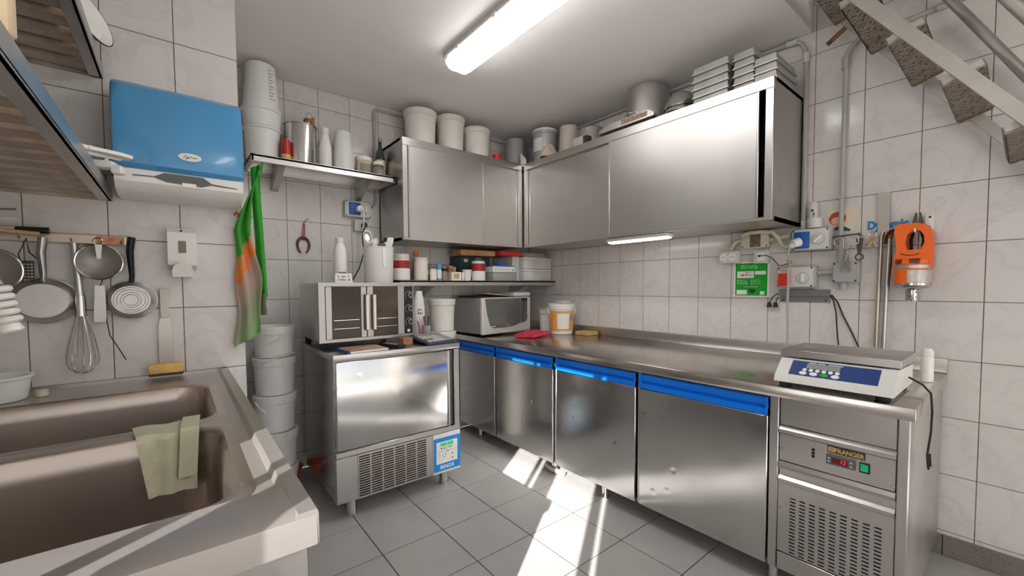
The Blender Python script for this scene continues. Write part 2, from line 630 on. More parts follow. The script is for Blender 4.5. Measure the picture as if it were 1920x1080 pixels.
# unseen wall behind the camera; its wide opening is added to let fill daylight in
wf = M()
wf.box(XL, -3.0, YF - 0.12, YF, 0, H).box(-0.12, 0, YF - 0.12, YF, 0, H).box(-3.0, -0.12, YF - 0.12, YF, 2.38, H)
struct(wf, 'wall_front', PLASTER)
wi = struct(M().box(-1.58, -1.53, YF - 0.08, YF - 0.03, 0.0, 2.38).box(-3.0, -0.12, YF - 0.08, YF - 0.03, 2.34, 2.38), 'fill_opening_frame', ALU)
struct(M().box(-14, 11, -20, YF - 0.12, -0.12, -0.06).box(-14, XL - 0.12, YF - 0.12, 9, -0.12, -0.06), 'ground_bounce', mat('pale_bounce_ground', (222, 218, 212), 0.9, var=0.1, vs=2, world=True))  # unseen pale ground, added to bounce sunlight up to the ceiling
# ceiling with the stair opening and the storey above it
ce = M()
ce.box(XL, STX, YF, 0.15, H, H + 0.2).box(STX, 0.1, STY, 0.15, H, H + 0.2).box(STX, 0.1, YF, -4.5, H, H + 0.2)
struct(ce, 'ceiling', CEIL)
up = M()
up.box(STX - 0.1, STX, -4.6, STY + 0.6, H + 0.2, 3.7).box(STX, 0, STY + 0.5, STY + 0.6, H + 0.2, 3.7).box(STX, 0, -4.6, -4.5, H + 0.2, 3.7).box(STX - 0.1, 0.1, -4.6, STY + 0.6, 3.7, 3.8)
struct(up, 'wall_stairwell', PLASTER)
bb = struct(M().box(-0.006, G, -3.84, -0.0, 0.0, 0.088), 'baseboard_right', FGROUT)
lay(bb, cuts(-3.84, -0.0, -2.748, 0.3), [0.0, 0.092], lambda u, v: (-0.011, u, v), (0, 0, R(-90)), 'skirting_tile', SKIRT, 0.009, 0.003)

# ------------------------------------------------------------------ refrigerated counter along the right wall
# local x runs along the wall towards the camera, local -y out of the wall
rc = thing('refrigerated_counter', 'long low stainless steel refrigerated counter with four doors and blue handle strips', 'counter', (0, 0, 0), -90)
M().box(0.04, 2.732, -0.775, -0.02, 0.085, 0.757).put('body', STEEL, rc)
M().box(0.06, 2.335, -0.779, -0.74, 0.10, 0.745).put('door_recess', DARK, rc)
DOORS = ((0.075, 0.547), (0.570, 1.145), (1.175, 1.733), (1.757, 2.331))
for i, (a, b) in enumerate(DOORS):
    d = M().box(a, b, -0.805, -0.781, 0.088, 0.674, 0.003).put('door', DOORM, rc)
    hp = [(-0.781, 0.676), (-0.806, 0.676), (-0.806, 0.700), (-0.790, 0.708), (-0.790, 0.713), (-0.801, 0.716), (-0.801, 0.742), (-0.781, 0.744)]
    hn = M().prism(hp, 'yz', a, b).put('blue_handle_strip', BLUEH, d)
    for ea in (a, b - 0.010):
        M().box(ea, ea + 0.010, -0.807, -0.781, 0.675, 0.745).put('end_cap', BLUEH, hn)
    if i == 2:
        M().box(a - 0.022, a - 0.004, -0.800, -0.782, 0.690, 0.712, 0.002).put('hinge', BEIGEP, d)
    if i == 1:
        M().box(a + 0.012, a + 0.020, -0.808, -0.800, 0.690, 0.708, 0.002).put('latch', BLACK, d)
for x in (1.151, 1.739, 0.552):
    M().box(x, x + 0.014, -0.792, -0.775, 0.085, 0.757, 0.002).put('door_post', STEEL, rc)
M().box(2.335, 2.367, -0.800, -0.770, 0.085, 0.757, 0.003).put('corner_post', STEEL, rc)
M().box(2.703, 2.732, -0.802, -0.770, 0.085, 0.757, 0.003).put('corner_post', STEEL, rc)
M().box(2.369, 2.701, -0.792, -0.776, 0.648, 0.757, 0.002).put('upper_panel', STEELH, rc)
M().prism([(-0.776, 0.618), (-0.803, 0.620), (-0.803, 0.634), (-0.790, 0.646), (-0.776, 0.647)], 'yz', 2.369, 2.701).put('ledge', STEELH, rc)
cp = M().box(2.369, 2.701, -0.796, -0.776, 0.512, 0.617, 0.002).put('control_panel', STEELH, rc)
for z in (0.584, 0.572, 0.560):
    M().cyl((2.478, -0.7975, z), 0.0055, 0.004, 12, 'y').put('indicator_hole', BLACK, cp)
npl = M().box(2.520, 2.624, -0.7985, -0.796, 0.590, 0.615, 0.0005).put('nameplate', mat('dark_nameplate', (44, 52, 50), 0.4), cp)
text('FRANGER', 0.0215, GOLD, npl, (2.581, -0.7988, 0.601), FACE, bold=0.0005, sx=0.86)
M().box(2.523, 2.541, -0.7993, -0.7983, 0.594, 0.611, 0.0004).put('emblem', GOLD, npl)
M().tube([(2.533 + 0.005 * math.cos(i * 0.6), -0.7995, 0.6025 + 0.005 * math.sin(i * 0.6)) for i in range(10)], 0.0009, 5).put('emblem_mark', INK, npl)
ctl = M().box(2.518, 2.599, -0.803, -0.796, 0.549, 0.584, 0.002).put('thermostat', mat('grey_thermostat', (92, 92, 90), 0.4), cp)
M().box(2.534, 2.579, -0.8040, -0.8028, 0.556, 0.577, 0.0004).put('display', DKRED, ctl)
text('12', 0.017, REDLED, ctl, (2.566, -0.8045, 0.5665), FACE, 'digits')
for x, z in ((2.526, 0.571), (2.526, 0.560), (2.588, 0.572), (2.588, 0.559)):
    M().box(x - 0.004, x + 0.004, -0.8042, -0.803, z - 0.003, z + 0.003, 0.0006).put('button', GPLAS, ctl)
sw = M().box(2.609, 2.637, -0.801, -0.796, 0.549, 0.583, 0.001).put('power_switch', BLACK, cp)
M().prism([(-0.800, 0.554), (-0.806, 0.556), (-0.8025, 0.566), (-0.805, 0.578), (-0.800, 0.579)], 'yz', 2.613, 2.633).put('rocker', GSWITCH, sw)
for x, z in ((2.374, 0.560), (2.694, 0.530), (2.374, 0.330), (2.694, 0.180)):
    M().cyl((x + 0.003, -0.7995, z), 0.004, 0.006, 10, 'y').put('screw', CHROME, rc)
M().prism([(-0.776, 0.482), (-0.800, 0.484), (-0.803, 0.496), (-0.796, 0.510), (-0.776, 0.511)], 'yz', 2.369, 2.701).put('ledge', STEELH, rc)
M().box(2.369, 2.701, -0.788, -0.776, 0.452, 0.482).put('ledge_back', STEELH, rc)
M().prism([(-0.776, 0.428), (-0.802, 0.430), (-0.803, 0.444), (-0.790, 0.456), (-0.776, 0.457)], 'yz', 2.369, 2.701).put('ledge', STEELH, rc)
xc = [2.369, 2.4085]
for i in range(9):
    xc += [2.4085 + i * 0.0305 + 0.0185, 2.4085 + (i + 1) * 0.0305]
xc = xc[:-1] + [2.701]
zc = [0.160, 0.166]
for i in range(17):
    zc += [0.166 + i * 0.0130 + 0.0052, 0.166 + (i + 1) * 0.0130]
zc = zc[:-1] + [0.427]
M().grille(xc, zc, -0.797, -0.789).put('vent_panel', STEELH, rc)
M().box(2.375, 2.695, -0.787, -0.7765, 0.162, 0.425).put('vent_backing', DARK, rc)
M().box(2.369, 2.701, -0.801, -0.776, 0.088, 0.156, 0.003).put('lower_panel', STEELH, rc)
for x in (0.28, 1.10, 1.50, 2.34, 2.70):
    M().lathe([(0, 0), (0.022, 0), (0.024, 0.006), (0.020, 0.03), (0.020, 0.086), (0, 0.086)], (x, -0.74, 0)).put('foot', CHROME, rc)
M().tube([(1.02, -0.74, 0.02), (1.10, -0.77, 0.03), (1.19, -0.745, 0.02)], 0.014, 8).put('drain_hose', BEIGEP, rc)

wt = thing('worktop', 'long stainless steel worktop over the blue handled refrigerated counter', 'worktop', (0, 0, 0), -90)
WTOP = mat('worn_worktop_steel', (208, 203, 198), 0.22, 1.0, var=0.05, vs=4, rv=0.05, bump=0.06, bs=8, bst=(20, 1.2, 20))
M().box(0.002, 2.746, -0.832, -0.002, 0.759, 0.800, 0.004, 2).put('top', WTOP, wt)
M().box(0.002, 2.746, -0.030, -0.002, 0.7995, 0.862, 0.004, 2).put('backsplash', STEELH, wt)

# ------------------------------------------------------------------ blast chiller
bc = thing('blast_chiller', 'stainless steel blast chiller cabinet with blue control panel standing under the toaster oven', 'chiller', (-1.63, -0.83, 0))
# local origin: middle of the front foot line, front face y = 0
M().box(-0.355, 0.352, 0.03, 0.63, 0.096, 0.815, 0.003).put('body', DOORM, bc)
M().box(-0.362, 0.360, -0.002, 0.64, 0.815, 0.846, 0.004, 2).put('top', STEELH, bc)
cd = M().box(-0.350, 0.278, -0.002, 0.028, 0.362, 0.808, 0.006, 2).put('door', DOORM, bc)
M().box(0.284, 0.318, 0.012, 0.03, 0.362, 0.808, 0.002).put('handle_recess', mat('dark_steel', (110, 106, 102), 0.3, 1.0), cd)
M().box(0.276, 0.288, -0.008, 0.02, 0.362, 0.808, 0.004, 2).put('grip', STEEL, cd)
M().box(0.320, 0.356, 0.0, 0.03, 0.350, 0.812, 0.003).put('side_post', STEEL, bc)
M().box(-0.357, 0.356, -0.002, 0.03, 0.328, 0.358, 0.003).put('middle_rail', STEELH, bc)
M().box(-0.357, -0.252, 0.0, 0.03, 0.096, 0.326, 0.002).put('side_panel', STEEL, bc)
xc = [-0.252, -0.246]
for i in range(6):
    xc += [-0.246 + i * 0.0643 + 0.0575, -0.246 + (i + 1) * 0.0643]
xc = xc[:-1] + [0.173]
zc = [0.096, 0.107]
for i in range(17):
    zc += [0.107 + i * 0.0126 + 0.0066, 0.107 + (i + 1) * 0.0126]
zc = zc[:-1] + [0.326]
M().grille(xc, zc, 0.0, 0.006).put('vent_grille', STEELH, bc)
M().box(-0.250, 0.171, 0.016, 0.0295, 0.10, 0.322).put('vent_backing', mat('rusty_vent_inside', (86, 62, 48), 0.8, var=0.5, vs=14), bc)
pn = M().box(0.175, 0.356, -0.003, 0.03, 0.092, 0.326, 0.002).put('control_panel', WPLAS, bc)
M().box(0.178, 0.354, -0.0045, -0.003, 0.105, 0.301).put('blue_film', BLUEL, pn)
M().box(0.194, 0.334, -0.0055, -0.0042, 0.150, 0.277).put('white_field', LABELW, pn)
for x0, x1 in ((0.221, 0.258), (0.268, 0.305)):
    M().box(x0, x1, -0.0068, -0.0052, 0.251, 0.271).put('display', GREENLED, pn)
for x, z, m_ in ((0.228, 0.238, NAVY), (0.246, 0.238, NAVY), (0.272, 0.240, INK), (0.286, 0.238, NAVY), (0.300, 0.240, INK), (0.214, 0.200, INK), (0.234, 0.200, GREENL), (0.254, 0.200, INK), (0.300, 0.196, NAVY), (0.300, 0.170, RED), (0.270, 0.215, INK), (0.246, 0.186, INK)):
    M().cyl((x, -0.0066, z), 0.0045 if m_ in (NAVY, RED) else 0.0028, 0.0014, 10, 'y').put('button', m_, pn)
M().box(0.194, 0.334, -0.0060, -0.0052, 0.2185, 0.2198).box(0.262, 0.2632, -0.0060, -0.0052, 0.2195, 0.277).put('dividing_lines', INK, pn)
text('IRINOX', 0.030, PAPER, pn, (0.264, -0.0052, 0.127), FACE, bold=0.0007, sx=0.92)
for x in (-0.27, 0.275):
    for y in (0.06, 0.56):
        M().lathe([(0, 0), (0.026, 0), (0.027, 0.008), (0.024, 0.02), (0.024, 0.098), (0, 0.098)], (x, y, 0)).put('leg', CHROME, bc)

# ------------------------------------------------------------------ wall cabinets
CZ0, CZ1, CD = 1.488, 2.150, 0.40


def wall_cabinet(th, L, doors, inner=None, side_dents=False):
    M().box(0.0, L, -CD + 0.028, -0.006, CZ1 - 0.018, CZ1).box(0.0, L, -CD + 0.028, -0.006, CZ0, CZ0 + 0.018).box(0.0, 0.012, -CD + 0.028, -0.006, CZ0, CZ1).box(L - 0.012, L, -CD + 0.028, -0.006, CZ0, CZ1).box(0, L, -0.02, -0.006, CZ0, CZ1).put('body', STEEL, th)
    M().box(0.012, L - 0.012, -0.30, -0.02, CZ0 + 0.30, CZ0 + 0.315).put('inner_shelf', STEEL, th)
    M().box(0.0, L, -CD, -CD + 0.03, CZ1 - 0.052, CZ1, 0.002).put('top_rail', STEELH, th)
    M().box(0.0, L, -CD, -CD + 0.03, CZ0, CZ0 + 0.016, 0.002).put('bottom_rail', STEELH, th)
    M().box(0.0, 0.036, -CD, -CD + 0.03, CZ0 + 0.016, CZ1 - 0.052, 0.002).put('stile', STEEL, th)
    M().box(L - 0.036, L, -CD, -CD + 0.03, CZ0 + 0.016, CZ1 - 0.052, 0.002).put('stile', STEEL, th)
    for a, b, dy in doors:
        d = M().box(a, b, -CD + dy, -CD + dy + 0.010, CZ0 + 0.014, CZ1 - 0.050, 0.002).put('sliding_door', SWIRL, th)
        for ea in (a, b - 0.012):
            M().box(ea, ea + 0.012, -CD + dy - 0.004, -CD + dy + 0.011, CZ0 + 0.014, CZ1 - 0.050, 0.003).put('door_edge', STEEL, d)


SWIRL = mat('wiped_steel_door', (188, 184, 181), 0.40, 1.0, var=0.04, vs=2.2, rv=0.04, bump=0.04, bs=5, bst=(8, 8, 3))
b1 = thing('wall_cabinet', 'short stainless steel wall cabinet with sliding doors under the three white buckets', 'cabinet', (-1.42, 0, 0), 0, 'steel wall cabinets')
wall_cabinet(b1, 1.012, ((0.038, 0.642, 0.002), (0.630, 0.976, 0.022)))
b2 = thing('wall_cabinet', 'long stainless steel wall cabinet with sliding doors under the stacked baking tins', 'cabinet', (0, -0.412, 0), -90, 'steel wall cabinets')
wall_cabinet(b2, 1.778, ((0.038, 0.85, 0.022), (0.828, 1.716, 0.004)))
M().lathe([(0, 0), (0.02, 0), (0.022, 0.03), (0.012, 0.045), (0.012, 0.06), (0, 0.06)], (1.735, -0.30, CZ0 + 0.02)).put('small_bottle_inside', BROWNJ, b2)
us = thing('under_cabinet_strip', 'white strip fixed under the long wall cabinet, its glow assumed', 'lamp', (-0.33, -1.42, CZ0), -90)
M().box(-0.22, 0.22, -0.04, 0.04, -0.022, -0.001, 0.004).put('housing', WPLAS, us)
M().prism([(-0.036, -0.022), (0.036, -0.022), (0.02, -0.032), (-0.02, -0.032)], 'yz', -0.205, 0.205).put('diffuser', mat('lit_strip_diffuser', (236, 236, 232), 0.4, emit=(255, 252, 246), es=7.0), us)  # glow is assumed, set to brighten the wall below

# ------------------------------------------------------------------ wall shelf left of the cabinet and low shelf under the cabinet
ws = thing('wall_shelf', 'short stainless steel wall shelf on brackets beside the towel dispenser', 'shelf', (0, 0, 0))
M().box(-2.242, -1.428, -0.30, -0.027, 1.896, 1.908).box(-2.242, -1.428, -0.30, -0.288, 1.868, 1.908, 0.002).box(-2.242, -1.428, -0.037, -0.027, 1.868, 1.94).box(-2.242, -2.23, -0.30, -0.027, 1.868, 1.908).box(-1.44, -1.428, -0.30, -0.027, 1.868, 1.908).put('board', STEELH, ws)
for x in (-2.085, -1.58):
    M().prism([(-0.002, 1.895), (-0.24, 1.895), (-0.24, 1.875), (-0.028, 1.776), (-0.002, 1.776)], 'yz', x - 0.018, x + 0.018).put('bracket', STEEL, ws)
ls = thing('low_wall_shelf', 'long stainless steel shelf of jars and boxes under the wall cabinet', 'shelf', (0, 0, 0))
M().box(-1.45, -0.003, -0.37, -0.002, 1.212, 1.224).box(-1.45, -0.003, -0.37, -0.358, 1.186, 1.224, 0.002).box(-1.45, -1.438, -0.37, -0.002, 1.186, 1.224).put('board', STEELH, ls)
for x in (-1.10, -0.22):
    M().prism([(-0.002, 1.211), (-0.22, 1.211), (-0.22, 1.195), (-0.025, 1.10), (-0.002, 1.10)], 'yz', x - 0.012, x + 0.012).put('bracket', STEEL, ls)

# ------------------------------------------------------------------ sink
sk = thing('double_sink', 'large double bowl stainless steel sink unit along the left wall', 'sink', (-2.42, -2.30, 0))
# local x from -0.70 (wall) to 0, local y from 0 (front) to 1.40


def rrect(x0, x1, y0, y1, r, n=6):
    p = []
    for cx, cy, a0 in ((x1 - r, y1 - r, 0), (x0 + r, y1 - r, 90), (x0 + r, y0 + r, 180), (x1 - r, y0 + r, 270)):
        for k in range(n + 1):
            a = R(a0 + 90 * k / n)
            p.append((cx + r * math.cos(a), cy + r * math.sin(a)))
    return p


bowls = ((-0.66, -0.078, 0.662, 1.170), (-0.66, -0.078, 0.132, 0.592))
q = M()
zt = 0.845
# deck: frame strips round the bowls joined by ring faces
for (x0, x1, y0, y1) in bowls:
    loops = []
    for (ins, z, r) in ((-0.020, zt, 0.06), (0.0, zt, 0.075), (0.006, zt - 0.006, 0.075), (0.012, zt - 0.05, 0.075), (0.02, zt - 0.33, 0.075), (0.05, zt - 0.36, 0.06)):
        loops.append([q.bm.verts.new((px, py, z)) for px, py in rrect(x0 + ins, x1 - ins, y0 + ins, y1 - ins, r)])
    for A, B in zip(loops, loops[1:]):
        for i in range(len(A)):
            j = (i + 1) % len(A)
            q.bm.faces.new((A[i], A[j], B[j], B[i]))
    q.bm.faces.new(loops[-1])
q.put('bowls', BOWLM, sk)
d = M()


def deck(xs, ys):
    """flat deck with rectangular gaps closed round the rounded bowl edges"""
    bm = d.bm
    outer = [(-0.705, 0.118), (-0.032, 0.118), (-0.032, 1.398), (-0.705, 1.398)]
    vs = [bm.verts.new((x, y, zt - 0.0004)) for x, y in outer]
    es = [bm.edges.new((vs[i], vs[(i + 1) % 4])) for i in range(4)]
    for (x0, x1, y0, y1) in bowls:
        ring = [bm.verts.new((px, py, zt - 0.0004)) for px, py in rrect(x0 - 0.012, x1 + 0.012, y0 - 0.010, y1 + 0.010, 0.062)]
        es += [bm.edges.new((ring[i], ring[(i + 1) % len(ring)])) for i in range(len(ring))]
    bmesh.ops.triangle_fill(bm, use_beauty=True, use_dissolve=False, edges=es)


deck(0, 0)
d.put('deck', SINKM, sk)
r_ = M()
prof = [(-0.034, zt - 0.001), (-0.027, zt + 0.012), (-0.002, zt + 0.012), (0.0, zt + 0.006), (0.0, zt - 0.04), (-0.012, zt - 0.04), (-0.012, zt - 0.01)]
r_.prism(prof, 'xz', 0.0, 1.40)
r_.put('raised_rim', SINKM, sk)
f_ = M()
f_.prism([(0.120, zt - 0.001), (0.112, zt + 0.010), (0.020, zt + 0.012), (0.0, zt + 0.004), (-0.002, zt - 0.04), (0.012, zt - 0.04), (0.012, zt - 0.012)], 'yz', -0.705, -0.003)
f_.put('front_apron', SINKM, sk)
M().box(-0.705, -0.003, 1.388, 1.400, zt - 0.04, zt + 0.012).box(-0.705, -0.695, 0, 1.4, zt - 0.04, zt + 0.09).put('back_upstand', SINKM, sk)
M().box(-0.70, -0.012, 0.012, 0.030, 0.36, zt - 0.044, 0.003).put('front_panel', STEELH, sk)
M().box(-0.030, -0.012, 0.012, 1.39, 0.36, zt - 0.044, 0.003).put('side_panel', STEEL, sk)
for x in (-0.66, -0.05):
    for y in (0.05, 1.34):
        M().box(x - 0.02, x + 0.02, y - 0.02, y + 0.02, 0, zt - 0.05, 0.002).put('leg', STEEL, sk)
for (x0, x1, y0, y1) in bowls:
    M().cyl(((x0 + x1) / 2, (y0 + y1) / 2, zt - 0.362), 0.04, 0.006, 20).put('drain', CHROME, sk)

# ------------------------------------------------------------------ slatted drying racks over the sink
def rack(label, z, y0, y1, x1=-2.742, pitch=0.100, wid=0.060):
    t = thing('slatted_rack', label, 'rack', (XL, YP, z), 0, 'drying racks over the sink')
    L = y1 - YP
    dep = x1 - XL
    M().box(dep - 0.010, dep, L, -0.002, 0, 0.045, 0.002).box(dep - 0.035, dep, L, -0.002, 0, 0.006, 0.001).put('front_rail', STEEL, t)
    M().box(0.002, 0.012, L, -0.002, 0, 0.045, 0.002).put('back_rail', RACKM, t)
    M().box(0.002, dep, -0.012, -0.002, 0.0, 0.040, 0.001).put('end_rail', RACKM, t)
    M().box(0.002, dep, L, L + 0.010, 0.0, 0.040, 0.001).put('end_rail', RACKM, t)
    sl = M()
    sl.prism([(-wid / 2, 0.007), (wid / 2, 0.007), (wid / 2, 0.026), (wid / 2 - 0.003, 0.026), (wid / 2 - 0.003, 0.010), (-wid / 2 + 0.003, 0.010), (-wid / 2 + 0.003, 0.026), (-wid / 2, 0.026)], 'yz', 0.012, dep - 0.012)
    me = sl.mesh('slat')
    me.materials.append(RACKM)
    y = -0.055
    while y > L + 0.04:
        o = bpy.data.objects.new('slat', me)
        COL.objects.link(o)
        o.parent = t
        o.location = (0, y, 0)
        y -= pitch
    return t


lower = rack('lower slatted steel drying rack over the sink holding white plastic tools', 1.49, 0, -2.11)
upper = rack('upper slatted steel drying rack over the sink holding a white enamel dish', 1.912, 0, -2.11, x1=-2.752)
M().box(0.358, 0.390, -1.150, -1.125, 0.046, 0.42, 0.004).put('upright', mat('pale_beige_upright', (214, 194, 160), 0.6, var=0.05), lower)

DKTRAY = mat('gap_darkening_sheet', (58, 46, 38), 0.6, 0.4, var=0.3, vs=8)  # dark trays added above the slats so the gaps read dark
for z, where, ys in ((1.49, 'lower', (-1.42, -0.93)), (1.49, 'lower', (-2.05, -1.44)), (1.912, 'upper', (-1.46, -0.99)), (1.912, 'upper', (-2.05, -1.48))):
    t = thing('added_gap_tray', 'added dark tray that darkens the slat gaps, lying ' + ('near the partition' if ys[1] > -1.2 else 'at the open end') + ' on the %s drying rack' % where, 'tray', ((XL - 2.80) / 2, (ys[0] + ys[1]) / 2, z + 0.0265), 0, 'added dark trays on the drying racks')
    hx_, hy_ = (-2.80 - XL) / 2 - 0.016, (ys[1] - ys[0]) / 2
    M().box(-hx_, hx_, -hy_, hy_, 0, 0.004).put('sheet', DKTRAY, t)
    for a in ((-hx_, hx_, -hy_, -hy_ + 0.003), (-hx_, hx_, hy_ - 0.003, hy_), (-hx_, -hx_ + 0.003, -hy_, hy_), (hx_ - 0.003, hx_, -hy_, hy_)):
        M().box(a[0], a[1], a[2], a[3], 0.003, 0.013).put('edge', DKTRAY, t)

# ------------------------------------------------------------------ steel stair on the right wall
sm = 1.40
st = thing('steel_stair', 'steep open steel stair with speckled tray treads against the right wall', 'stair', (0, -4.13, 0))


def stringer(x0, x1, zoff, name='stringer'):
    pts = []
    ya, yb = -4.13 + 0.0, -2.235
    def zz(y):
        return 1.73 + sm * (y + 2.882) + zoff
    poly = [(ya + 4.13, max(0.0, zz(ya) - 0.04)), (yb + 4.13, zz(yb) - 0.04), (yb + 4.13, zz(yb) + 0.04), (ya + 4.13, zz(ya) + 0.04)]
    M().prism(poly, 'yz', x0, x1).put(name, STAIRM, st)


stringer(-0.058, -0.040, 0.0)
stringer(-0.578, -0.560, 0.012)
a = math.atan2(0.032, 0.098)
tr = M()
tr.box(0.0, 0.500, -0.105, 0.0, 0.0, 0.004).box(0.0, 0.500, -0.105, -0.101, 0.0, 0.024).box(0.0, 0.500, -0.004, 0.0, 0.0, 0.024)
tme = tr.mesh('tread')
tme.materials.append(TREADM)
eme = M().box(0.0, 0.004, -0.104, 0.0, -0.001, 0.026).mesh('tread_end')
eme.materials.append(STAIRM)
eme2 = M().box(0.496, 0.500, -0.104, 0.0, -0.003, 0.026).mesh('tread_end')
eme2.materials.append(STAIRM)
rl = M()
rl.tube([(0.499, -0.1, -0.002), (0.499, -0.004, -0.002)], 0.004, 6)
rme = rl.mesh('weld')
rme.materials.append(RUST)
for k in range(-1, 11):
    o = bpy.data.objects.new('tread', tme)
    COL.objects.link(o)
    o.parent = st
    o.location = (-0.558, -2.467 - 0.141 * k + 4.13, 2.238 - 0.1977 * k)
    o.rotation_euler = (-a, 0, 0)
    for nm, me in (('tread_end', eme), ('tread_end', eme2), ('weld', rme)):
        c = bpy.data.objects.new(nm, me)
        COL.objects.link(c)
        c.parent = o
M().tube([(-0.07, -2.30 + 4.13, 3.127), (-0.07, -2.723 + 4.13, 2.336), (-0.07, -2.91 + 4.13, 1.987), (-0.07, -3.6 + 4.13, 0.70)], 0.017, 12).put('handrail', STAIRM, st)
for y, z in ((-2.45, 2.846), (-3.3, 1.26)):
    M().tube([(-0.07, y + 4.13, z), (-0.002, y + 4.13, z - 0.03)], 0.008, 8).put('handrail_bracket', STAIRM, st)
M().tube([(-0.57, -2.44 + 4.13, 2.87), (-0.57, -2.918 + 4.13, 1.994), (-0.57, -3.6 + 4.13, 0.745)], 0.017, 12).put('handrail', STAIRM, st)
for y in (-2.5, -3.45):
    M().tube([(-0.57, y + 4.13, 1.83 * (y + 2.889) + 2.047), (-0.57, y + 4.13, 1.73 + sm * (y + 2.882))], 0.012, 8).put('baluster', STAIRM, st)
M().tube([(-0.05, -2.298 + 4.13, 2.36), (-0.05, -2.37 + 4.13, 2.408)], 0.011, 8).put('stub_rod', RUST, st)

# ------------------------------------------------------------------ fluorescent ceiling lamp and an added fill lamp behind the camera
def tube_lamp(label, x, y0, y1):
    t = thing('fluorescent_lamp', label, 'lamp', (x, (y0 + y1) / 2, H), 0, 'fluorescent ceiling lamps')
    h = (y1 - y0) / 2
    M().prism([(-0.088, -0.002), (0.088, -0.002), (0.092, -0.030), (0.082, -0.036), (-0.082, -0.036), (-0.092, -0.030)], 'xz', -h, h).put('housing', LGPLAS, t)
    pr = [(-0.080, -0.037), (-0.074, -0.060), (-0.056, -0.078), (-0.03, -0.083), (0.0, -0.080), (0.03, -0.083), (0.056, -0.078), (0.074, -0.060), (0.080, -0.037)]
    M().prism(pr, 'xz', -h + 0.035, h - 0.035).put('diffuser', LAMPM, t)
    for s in (-1, 1):
        ya, yb = sorted((s * (h - 0.035), s * (h - 0.002)))
        M().prism([(u * 0.98, v * 0.98) for u, v in pr], 'xz', ya, yb).put('end_cap', FROST, t)
    for s in (-1, 1):
        for k in range(4):
            y = -h + 0.15 + k * (2 * h - 0.3) / 3
            M().box(s * 0.092 - 0.004, s * 0.092 + 0.004, y - 0.012, y + 0.012, -0.044, -0.022, 0.002).put('clip', WPLAS, t)
    return t


LAMPM = bpy.data.materials.new('ribbed_lit_diffuser')
LAMPM.use_nodes = True
N, L = LAMPM.node_tree.nodes, LAMPM.node_tree.links
pb = N['Principled BSDF']
pb.inputs['Base Color'].default_value = (0.8, 0.8, 0.78, 1)
pb.inputs['Roughness'].default_value = 0.3
tc = N.new('ShaderNodeTexCoord')
sp = N.new('ShaderNodeSeparateXYZ')
L.new(tc.outputs['Object'], sp.inputs[0])
ab = N.new('ShaderNodeMath')
ab.operation = 'ABSOLUTE'
L.new(sp.outputs[0], ab.inputs[0])
rp = N.new('ShaderNodeValToRGB')          # the two tubes shine through the lens
for i, (p, v) in enumerate(((0.0, 0.45), (0.32, 1.0), (0.55, 1.0), (1.0, 0.4))):
    e = rp.color_ramp.elements[i] if i < 2 else rp.color_ramp.elements.new(p)
    e.position = p
    e.color = (v, v, v * 0.985, 1)
mr = N.new('ShaderNodeMapRange')
mr.inputs[2].default_value = 0.085
L.new(ab.outputs[0], mr.inputs[0])
L.new(mr.outputs[0], rp.inputs[0])
L.new(rp.outputs[0], pb.inputs['Emission Color'])
pb.inputs['Emission Strength'].default_value = LAMP_W
tube_lamp('long white fluorescent ceiling lamp with ribbed diffuser over the kitchen floor', -1.30, -2.16, -0.885)
tube_lamp('added fluorescent fill lamp on the unseen ceiling behind the camera', -1.75, -4.6, -3.33)  # out of view, added as fill for the room


# ================================================================== smaller things
def bucket_parts(t, r, h, m=BUCK, lid=True, handle=None, rb=None, lidm=None, rim=True, seg=32):
    """tapered plastic bucket; handle: angle in degrees the wire or strap bail faces, or None"""
    rb = rb or r * 0.9
    M().lathe([(0, 0.002), (rb - 0.004, 0.0), (rb, 0.004), (r, h - 0.03), (r - 0.003, h - 0.03), (r - 0.003, h), (r - 0.006, h), (rb - 0.004, 0.008), (0, 0.008)], seg=seg).put('body', m, t)
    if rim:
        M().lathe([(r - 0.001, h - 0.038), (r + 0.006, h - 0.036), (r + 0.006, h - 0.010), (r + 0.002, h - 0.006), (r - 0.001, h - 0.006)], seg=seg).put('rim', m, t)
    if lid:
        M().lathe([(0, h - 0.006), (r - 0.02, h - 0.006), (r - 0.012, h + 0.004), (r + 0.004, h + 0.004), (r + 0.008, h), (r + 0.008, h - 0.014), (r + 0.003, h - 0.014), (r + 0.003, h - 0.002)], seg=seg).put('lid', lidm or m, t)
    if handle is not None:
        a0, drop = handle
        pts = []
        for k in range(17):
            u = math.pi * k / 16
            x, d_ = (r + 0.009) * math.cos(u), (r + 0.012) * math.sin(u)
            pts.append((x, -d_ * math.cos(R(drop)), h - 0.025 - d_ * math.sin(R(drop))))
        c, s_ = math.cos(R(a0)), math.sin(R(a0))
        pts = [(x * c - y * s_, x * s_ + y * c, z) for x, y, z in pts]
        M().tube(pts, 0.0042, 8).put('handle', m, t)


